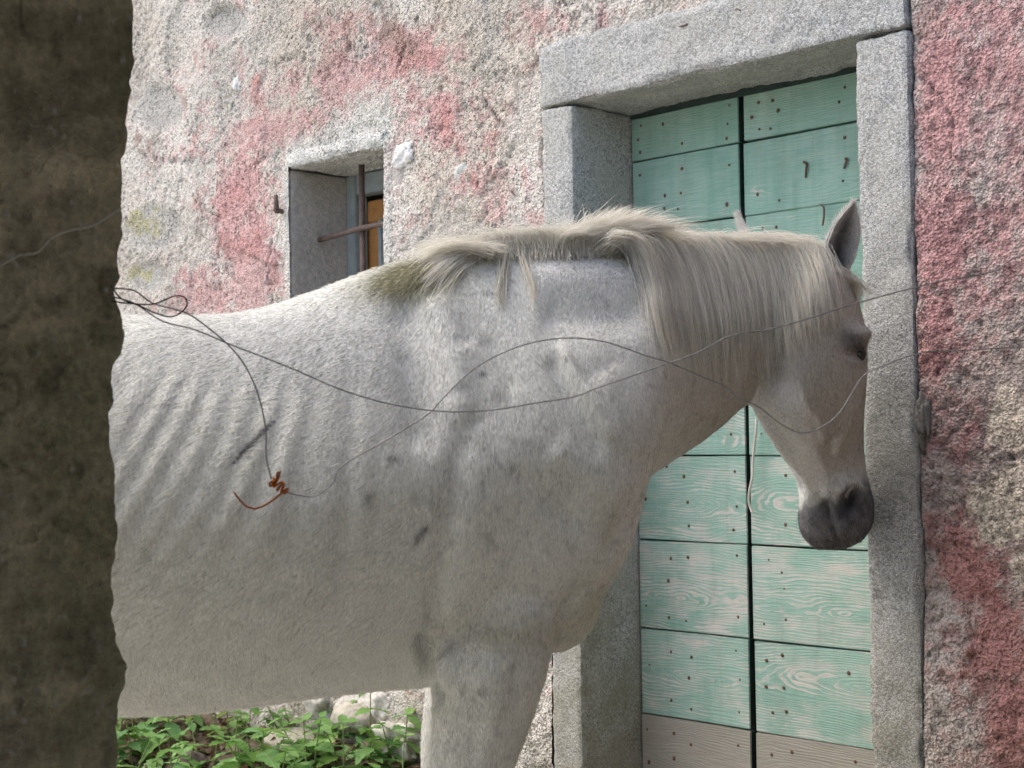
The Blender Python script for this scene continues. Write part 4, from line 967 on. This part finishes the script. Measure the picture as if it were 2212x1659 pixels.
# tail (behind the wall)
tl_ = []
dock = P(-735, 860, Zc(-735))
for _ in range(700):
    b = dock+rng.normal(0, .018, 3); e = dock+np.array([0, 0, -.80])-head3*.16+rng.normal(0, .06, 3)*np.array([1, 1, 1.6])
    mid = dock-head3*.15+np.array([0, 0, -.15])+rng.normal(0, .02, 3); tl_.append(catmull([b, mid, e], 10))
curves_obj('tail', np.array(tl_), np.linspace(.0006, .0002, 10), np.array([.6, .56, .5])*rng.uniform(.6, 1.1, 700)[:, None], hh.m, horse)

# ------------------------------------------------------------------ wires across the doorway
def wire(name, pts, Zs, r, mat, label, n=90, parent=None, cat='wire', group=None):
    c = catmull([(p[0], p[1], z) for p, z in zip(pts, Zs)], n); path = np.array([P(a, b, z) for a, b, z in c])
    V, Fc = tube(path, r, 7); o = mesh_obj(name, V, Fc, M[mat])
    if parent is not None: o.parent = parent
    else: tag(o, label, cat, group)
    return o
WZ_ = 1.60
l1 = [(0, 575), (40, 552), (80, 545), (110, 515), (150, 498), (200, 487), (262, 450)]
wire('wire_end', l1, [1.62-.37*((-.41-1.62*(q[0]-1106)/3300)/(.69-.37*(q[0]-1106)/3300))-.03 for q in l1],   .0014, 'cord', 'pale wire end lying across the dark shed wall', 60)
w1 = [(240, 622), (290, 628), (330, 655), (400, 675), (447, 706), (500, 752), (535, 800), (560, 860), (574, 930), (575, 985), (586, 1035)]
wire('fence_wire', w1, [WZ_]*len(w1), .00085, 'wire', 'dark wire hanging in a curve from the shed wall to the orange knot')
w1b = [(617, 1063), (650, 1071), (680, 1072), (705, 1056), (722, 1040), (727, 1022), (745, 1002), (800, 970), (870, 930), (930, 890), (962, 855), (1020, 800), (1080, 765), (1150, 740), (1230, 730), (1300, 737), (1350, 752), (1400, 770), (1450, 785), (1520, 815), (1570, 835), (1590, 856), (1640, 880), (1690, 918), (1735, 935), (1780, 920), (1815, 890), (1840, 850), (1866, 812), (1900, 793), (1990, 762), (2080, 757), (2212, 750), (2500, 742)]
wire('fence_wire', w1b, [WZ_]*len(w1b), .00072, 'wire', 'thin grey wire looping from the orange knot across the shoulder, sagging under the cheek', 240)
w2 = [(240, 640), (290, 655), (350, 693), (420, 712), (500, 745), (560, 768), (640, 800), (720, 835), (800, 862), (870, 878), (960, 889), (1060, 886), (1160, 870), (1240, 857), (1290, 838), (1400, 800), (1500, 765), (1580, 725), (1660, 712), (1740, 690), (1850, 655), (1980, 620), (2050, 605), (2150, 585), (2212, 550), (2500, 470)]
wire('fence_wire', w2, [WZ_+.01]*len(w2), .00080, 'wire', 'long wire sagging across the flank and rising to the upper right over the cheek', 200)
w3 = [(240, 650), (275, 655), (330, 657), (375, 640), (398, 642), (404, 658), (392, 674), (370, 684), (340, 678), (300, 660), (262, 645), (240, 618)]
wire('wire_loop', w3, [WZ_-.006]*len(w3), .00085, 'wire_dark', 'small open loop of dark wire beside the shed wall', 110)
# orange twine knot
tw = empty('orange_twine', tuple(P(603, 1048, WZ_))); tag(tw, 'frayed orange baler twine knotted round the wire over the ribs', 'twine')
kn = []
for i in range(60):
    t = i/59; a = t*2*math.pi*7
    c = P(588+30*t, 1036+26*t, WZ_); ax = RT*.75-UP*.66
    s1 = np.cross(ax, FWD); s1 /= np.linalg.norm(s1)
    kn.append(c + (s1*math.cos(a)+FWD*math.sin(a))*(.0022+.0028*math.sin(math.pi*t)) + ax*.002*math.sin(a*.37))
V, Fc = tube(np.array(kn), .0013, 6); par(mesh_obj('knot', V, Fc, M['twine']), tw)
for pts in ([(614, 1060), (590, 1080), (560, 1097), (535, 1095), (518, 1080), (505, 1064)], [(598, 1040), (602, 1030), (606, 1018)], [(600, 1040), (598, 1028), (600, 1019)], [(588, 1040), (582, 1044), (584, 1050), (592, 1046)]):
    c = catmull([(a, b) for a, b in pts], 24); path = np.array([P(a, b, WZ_-.004) for a, b in c])+rng.normal(0, .0002, (24, 3))
    V, Fc = tube(path, np.linspace(.0013, .0010, 24), 6); par(mesh_obj('loose_end', V, Fc, M['twine']), tw)
# white cord in front of the door, hung from a nail behind the horse's jaw
cpts = [(1634, 905), (1633, 930), (1630, 960), (1626, 1000), (1625, 1030), (1619, 1060), (1618, 1085), (1625, 1108)]
c = catmull(cpts, 60); path = np.array([onY(a, b, DY-.012-.004*math.sin(i*.2)) for i, (a, b) in enumerate(c)])
V, Fc = tube(path, .0032, 8); tag(mesh_obj('hanging_cord', V, Fc, M['cord']), 'frayed white cord hanging on the green door below the jaw', 'cord')

# ------------------------------------------------------------------ weeds, litter, stones at the foot of the wall
def leaf_mesh(seed, serr=9):
    r = np.random.default_rng(seed); n = serr*2; V = []; Fc = []; C = []
    t = np.linspace(0, 1, n+1); w = .36*np.sin(np.pi*t**.72)**.85*(1-.15*t); w[-1] = 0
    for i in range(n+1):
        ww = w[i]*(1.0 if i % 2 else .82) + (.0 if i % 2 else 0); y = t[i]; z = -.25*y*y+.06*y
        tx = y + (.03 if i % 2 else 0)
        V += [(-ww, y+(.035 if i % 2 else 0), z+.10*ww+.02*math.sin(i*1.7)), (0, y, z-.02), (ww, y+(.035 if i % 2 else 0), z+.10*ww+.02*math.cos(i*1.3))]
    for i in range(n):
        a = i*3; Fc += [[a, a+1, a+4, a+3], [a+1, a+2, a+5, a+4]]
    me = bpy.data.meshes.new('leaf'); me.from_pydata(V, [], Fc); [setattr(p, 'use_smooth', True) for p in me.polygons]; return me
def mat_leaf(name, a, b, vein):
    s = NT(name); p = s.pos(True); rnd = s.n('ObjectInfo').outputs['Random']
    c = s.mix(rnd, a, b); sep = s.n('SeparateXYZ'); s.l(p, sep.inputs[0])
    vx = s.math('ABSOLUTE', sep.outputs[0]); v1 = s.ramp(vx, [(.0, 1.), (.03, 0.)])
    sv = s.math('FRACT', s.math('MULTIPLY', s.math('SUBTRACT', sep.outputs[1], s.math('MULTIPLY', vx, .8)), 7.0)); v2 = s.ramp(sv, [(0, 1.), (.10, 0.), (.92, 0.), (1, 1.)])
    vn = s.math('MAXIMUM', v1, s.math('MULTIPLY', v2, .6)); c = s.mix(s.math('MULTIPLY', vn, .45), c, vein)
    c = s.mix(s.math('MULTIPLY', s.noise(p, 6, 3), .35), c, tuple(x*.6 for x in a))
    s.done(c, .5, s.bump(vn, .004, -.5 if False else .5), .35)
    tr = s.n('BsdfTranslucent'); s.l(c, tr.inputs[0]); mx = s.n('MixShader'); mx.inputs[0].default_value = .35
    s.l(s.b.outputs[0], mx.inputs[1]); s.l(tr.outputs[0], mx.inputs[2]); s.l(mx.outputs[0], s.out.inputs[0]); return s.m
M['leaf'] = mat_leaf('nettle_leaf', (.15, .32, .07), (.24, .43, .13), (.36, .50, .22))
M['leafb'] = mat_leaf('pale_leaf', (.27, .44, .10), (.20, .42, .16), (.42, .54, .25))
M['stem'] = mat_simple('green_stem', (.20, .28, .09), .6, .3, 60)
M['dry'] = mat_leaf('dry_leaf', (.11, .075, .05), (.22, .15, .075), (.22, .16, .09))
LM = [leaf_mesh(i, 8) for i in range(3)]
for me in LM: me.materials.append(M['leaf'])
LB = [m_.copy() for m_ in LM]
for me in LB: me.materials.clear(); me.materials.append(M['leafb'])
LD = [m_.copy() for m_ in LM]
for me in LD: me.materials.clear(); me.materials.append(M['dry'])
def add_leaf(meset, plant, p, yaw, pitch, size, roll=0):
    lo = bpy.data.objects.new('leaf', random.choice(meset)); sc.collection.objects.link(lo)
    lo.location = Vector(p)-Vector(plant.location); lo.rotation_euler = (pitch, roll, yaw); lo.scale = (size, size, size); lo.parent = plant
def weed(x, y, h, npair, size, label, meset, lean=(0, 0)):
    z = float(ground_z(np.array([x]), np.array([y]))[0]); pl = empty('weed', (x, y, z-.005)); tag(pl, label, 'weed', 'weeds at the foot of the wall')
    st_ = [np.array([0, 0, 0]), np.array([lean[0]*.4, lean[1]*.4, h*.5]), np.array([lean[0], lean[1], h])]
    c = catmull(st_, 8); V, Fc = tube(c, np.linspace(.0028, .0014, 8), 5); mesh_obj('stem', V, Fc, M['stem'], pl)
    for k in range(npair):
        t = .25+.75*k/max(1, npair-1); p = catmull(st_, 21)[int(t*20)]; yw = k*1.57+random.uniform(-.3, .3)
        for s_ in (0, math.pi):
            add_leaf(meset, pl, p+np.array([x, y, z-.005]), yw+s_, random.uniform(-.55, .35), size*(1.15-.55*t)*random.uniform(.8, 1.15), random.uniform(-.3, .3))
    add_leaf(meset, pl, c[-1]+np.array([x, y, z-.005]), random.random()*6, .5, size*.5)
def gpt(x_, y_):              # the ground under a photo point
    d = ray(x_, y_); t = .5
    for _ in range(400):
        p = CAM+d*t
        if p[2] <= float(ground_z(np.array([p[0]]), np.array([p[1]]))[0]) or p[1] > -.03: return p
        t += .02
    return p
ordn = ['first', 'second', 'third', 'fourth', 'fifth', 'sixth', 'seventh', 'eighth', 'ninth', 'tenth', 'eleventh', 'twelfth', 'thirteenth', 'fourteenth', 'fifteenth', 'sixteenth', 'seventeenth', 'eighteenth', 'nineteenth', 'twentieth', 'twenty-first', 'twenty-second', 'twenty-third', 'twenty-fourth']
for row, (ya, yb, cnt, sz) in enumerate(((1555, 1600, 23, .080), (1605, 1660, 23, .094), (1665, 1760, 22, .100))):
    for i in range(cnt):
        x_ = 232 + (900-232)*(i+rng.uniform(.1, .9))/cnt; y_ = rng.uniform(ya, yb); p = gpt(x_, y_)
        left = x_ < 470
        if not left and rng.random() < .12: continue
        lab = 'low green serrated weed, %s along from the dark shed wall in the %s row' % (ordn[i], ('back', 'middle', 'front')[row])
        weed(p[0], p[1]-.02, rng.uniform(.06, .17)*(1.25 if left else .95), int(rng.integers(2, 5)), rng.uniform(.6, 1.25)*sz, lab, LB if rng.random() < (.6 if left else .35) else LM, (rng.normal(0, .03), rng.normal(0, .03)-.01))
for (x_, y_, h, n_, sz, lab) in ((812, 1655, .23, 4, .078, 'tallest green nettle, beside the white foreleg, against the pale wall foot'), (690, 1665, .17, 4, .075, 'broad leaved nettle in front of the flat stone'), (560, 1650, .16, 3, .07, 'nettle with heart shaped leaves under the belly'), (300, 1650, .20, 5, .075, 'dense pale green nettle beside the dark shed wall'), (1112, 1690, .08, 2, .05, 'small green weed right of the white foreleg')):
    p = gpt(x_, y_); weed(p[0], p[1]-.02, h, n_, sz, lab, LB if 'pale' in lab else LM, (rng.normal(0, .03), -.02))
# leaf litter: nobody could count it
vl = []; fl_ = []
lt = np.array([v.co for v in LM[0].vertices]); lfc = [list(p.vertices) for p in LM[0].polygons]
for i in range(1500):
    x = rng.uniform(-5.2, -2.6); y = -abs(rng.normal(0, .55))-.03; z = float(0)
    s_ = rng.uniform(.02, .05); e = Matrix.Rotation(rng.uniform(0, 6.28), 3, 'Z') @ Matrix.Rotation(rng.normal(0, .5), 3, 'X') @ Matrix.Rotation(rng.normal(0, .5), 3, 'Y')
    vl.append(((lt*s_) @ np.array(e).T) + np.array([x, y, 0])); b = i*len(lt); fl_ += [[q+b for q in f] for f in lfc]
vl = np.vstack(vl); nl_ = len(lt); rootxy = vl.reshape(-1, nl_, 3)[:, 0, :2]; zz = ground_z(rootxy[:, 0], rootxy[:, 1])+.012; vl[:, 2] += np.repeat(zz, nl_)
lit = mesh_obj('leaf_litter', vl, fl_, M['dry']); tag(lit, 'dry brown fallen leaves scattered under the weeds', 'litter', kind='stuff')
def ground_stone(x_, y_, r, flatn, colr, seed, label):
    p = gpt(x_, y_); bm = bmesh.new(); bmesh.ops.create_icosphere(bm, subdivisions=4, radius=1)
    V = np.array([v.co for v in bm.verts]); Fc = [[v.index for v in f.verts] for f in bm.faces]; bm.free(); nr = V.copy()
    V = V*(1+.5*(fbm(nr+seed*2.3, 1.5, 3, seed)-.5))[:, None] + nr*((fbm(nr+seed, 8, 3, seed+4)-.5)*.12)[:, None]
    V = V*np.array([r, r*.7, r*flatn])+p+np.array([0, 0, r*flatn*.3]); n = fbm(V, 25, 4, seed)[:, None]
    tag(mesh_obj('field_stone', V, Fc, M['stone'], cols=np.array(colr)*(.6+.8*n)), label, 'stone')
ground_stone(640, 1612, .11, .35, (.33, .31, .24), 3, 'flat mossy grey stone lying among the weeds')
ground_stone(770, 1560, .09, .5, (.40, .37, .30), 4, 'pale rounded stone against the wall foot behind the tall nettle')
ground_stone(415, 1655, .06, .6, (.10, .08, .07), 6, 'dark clod like stone at the bottom beside the weeds')
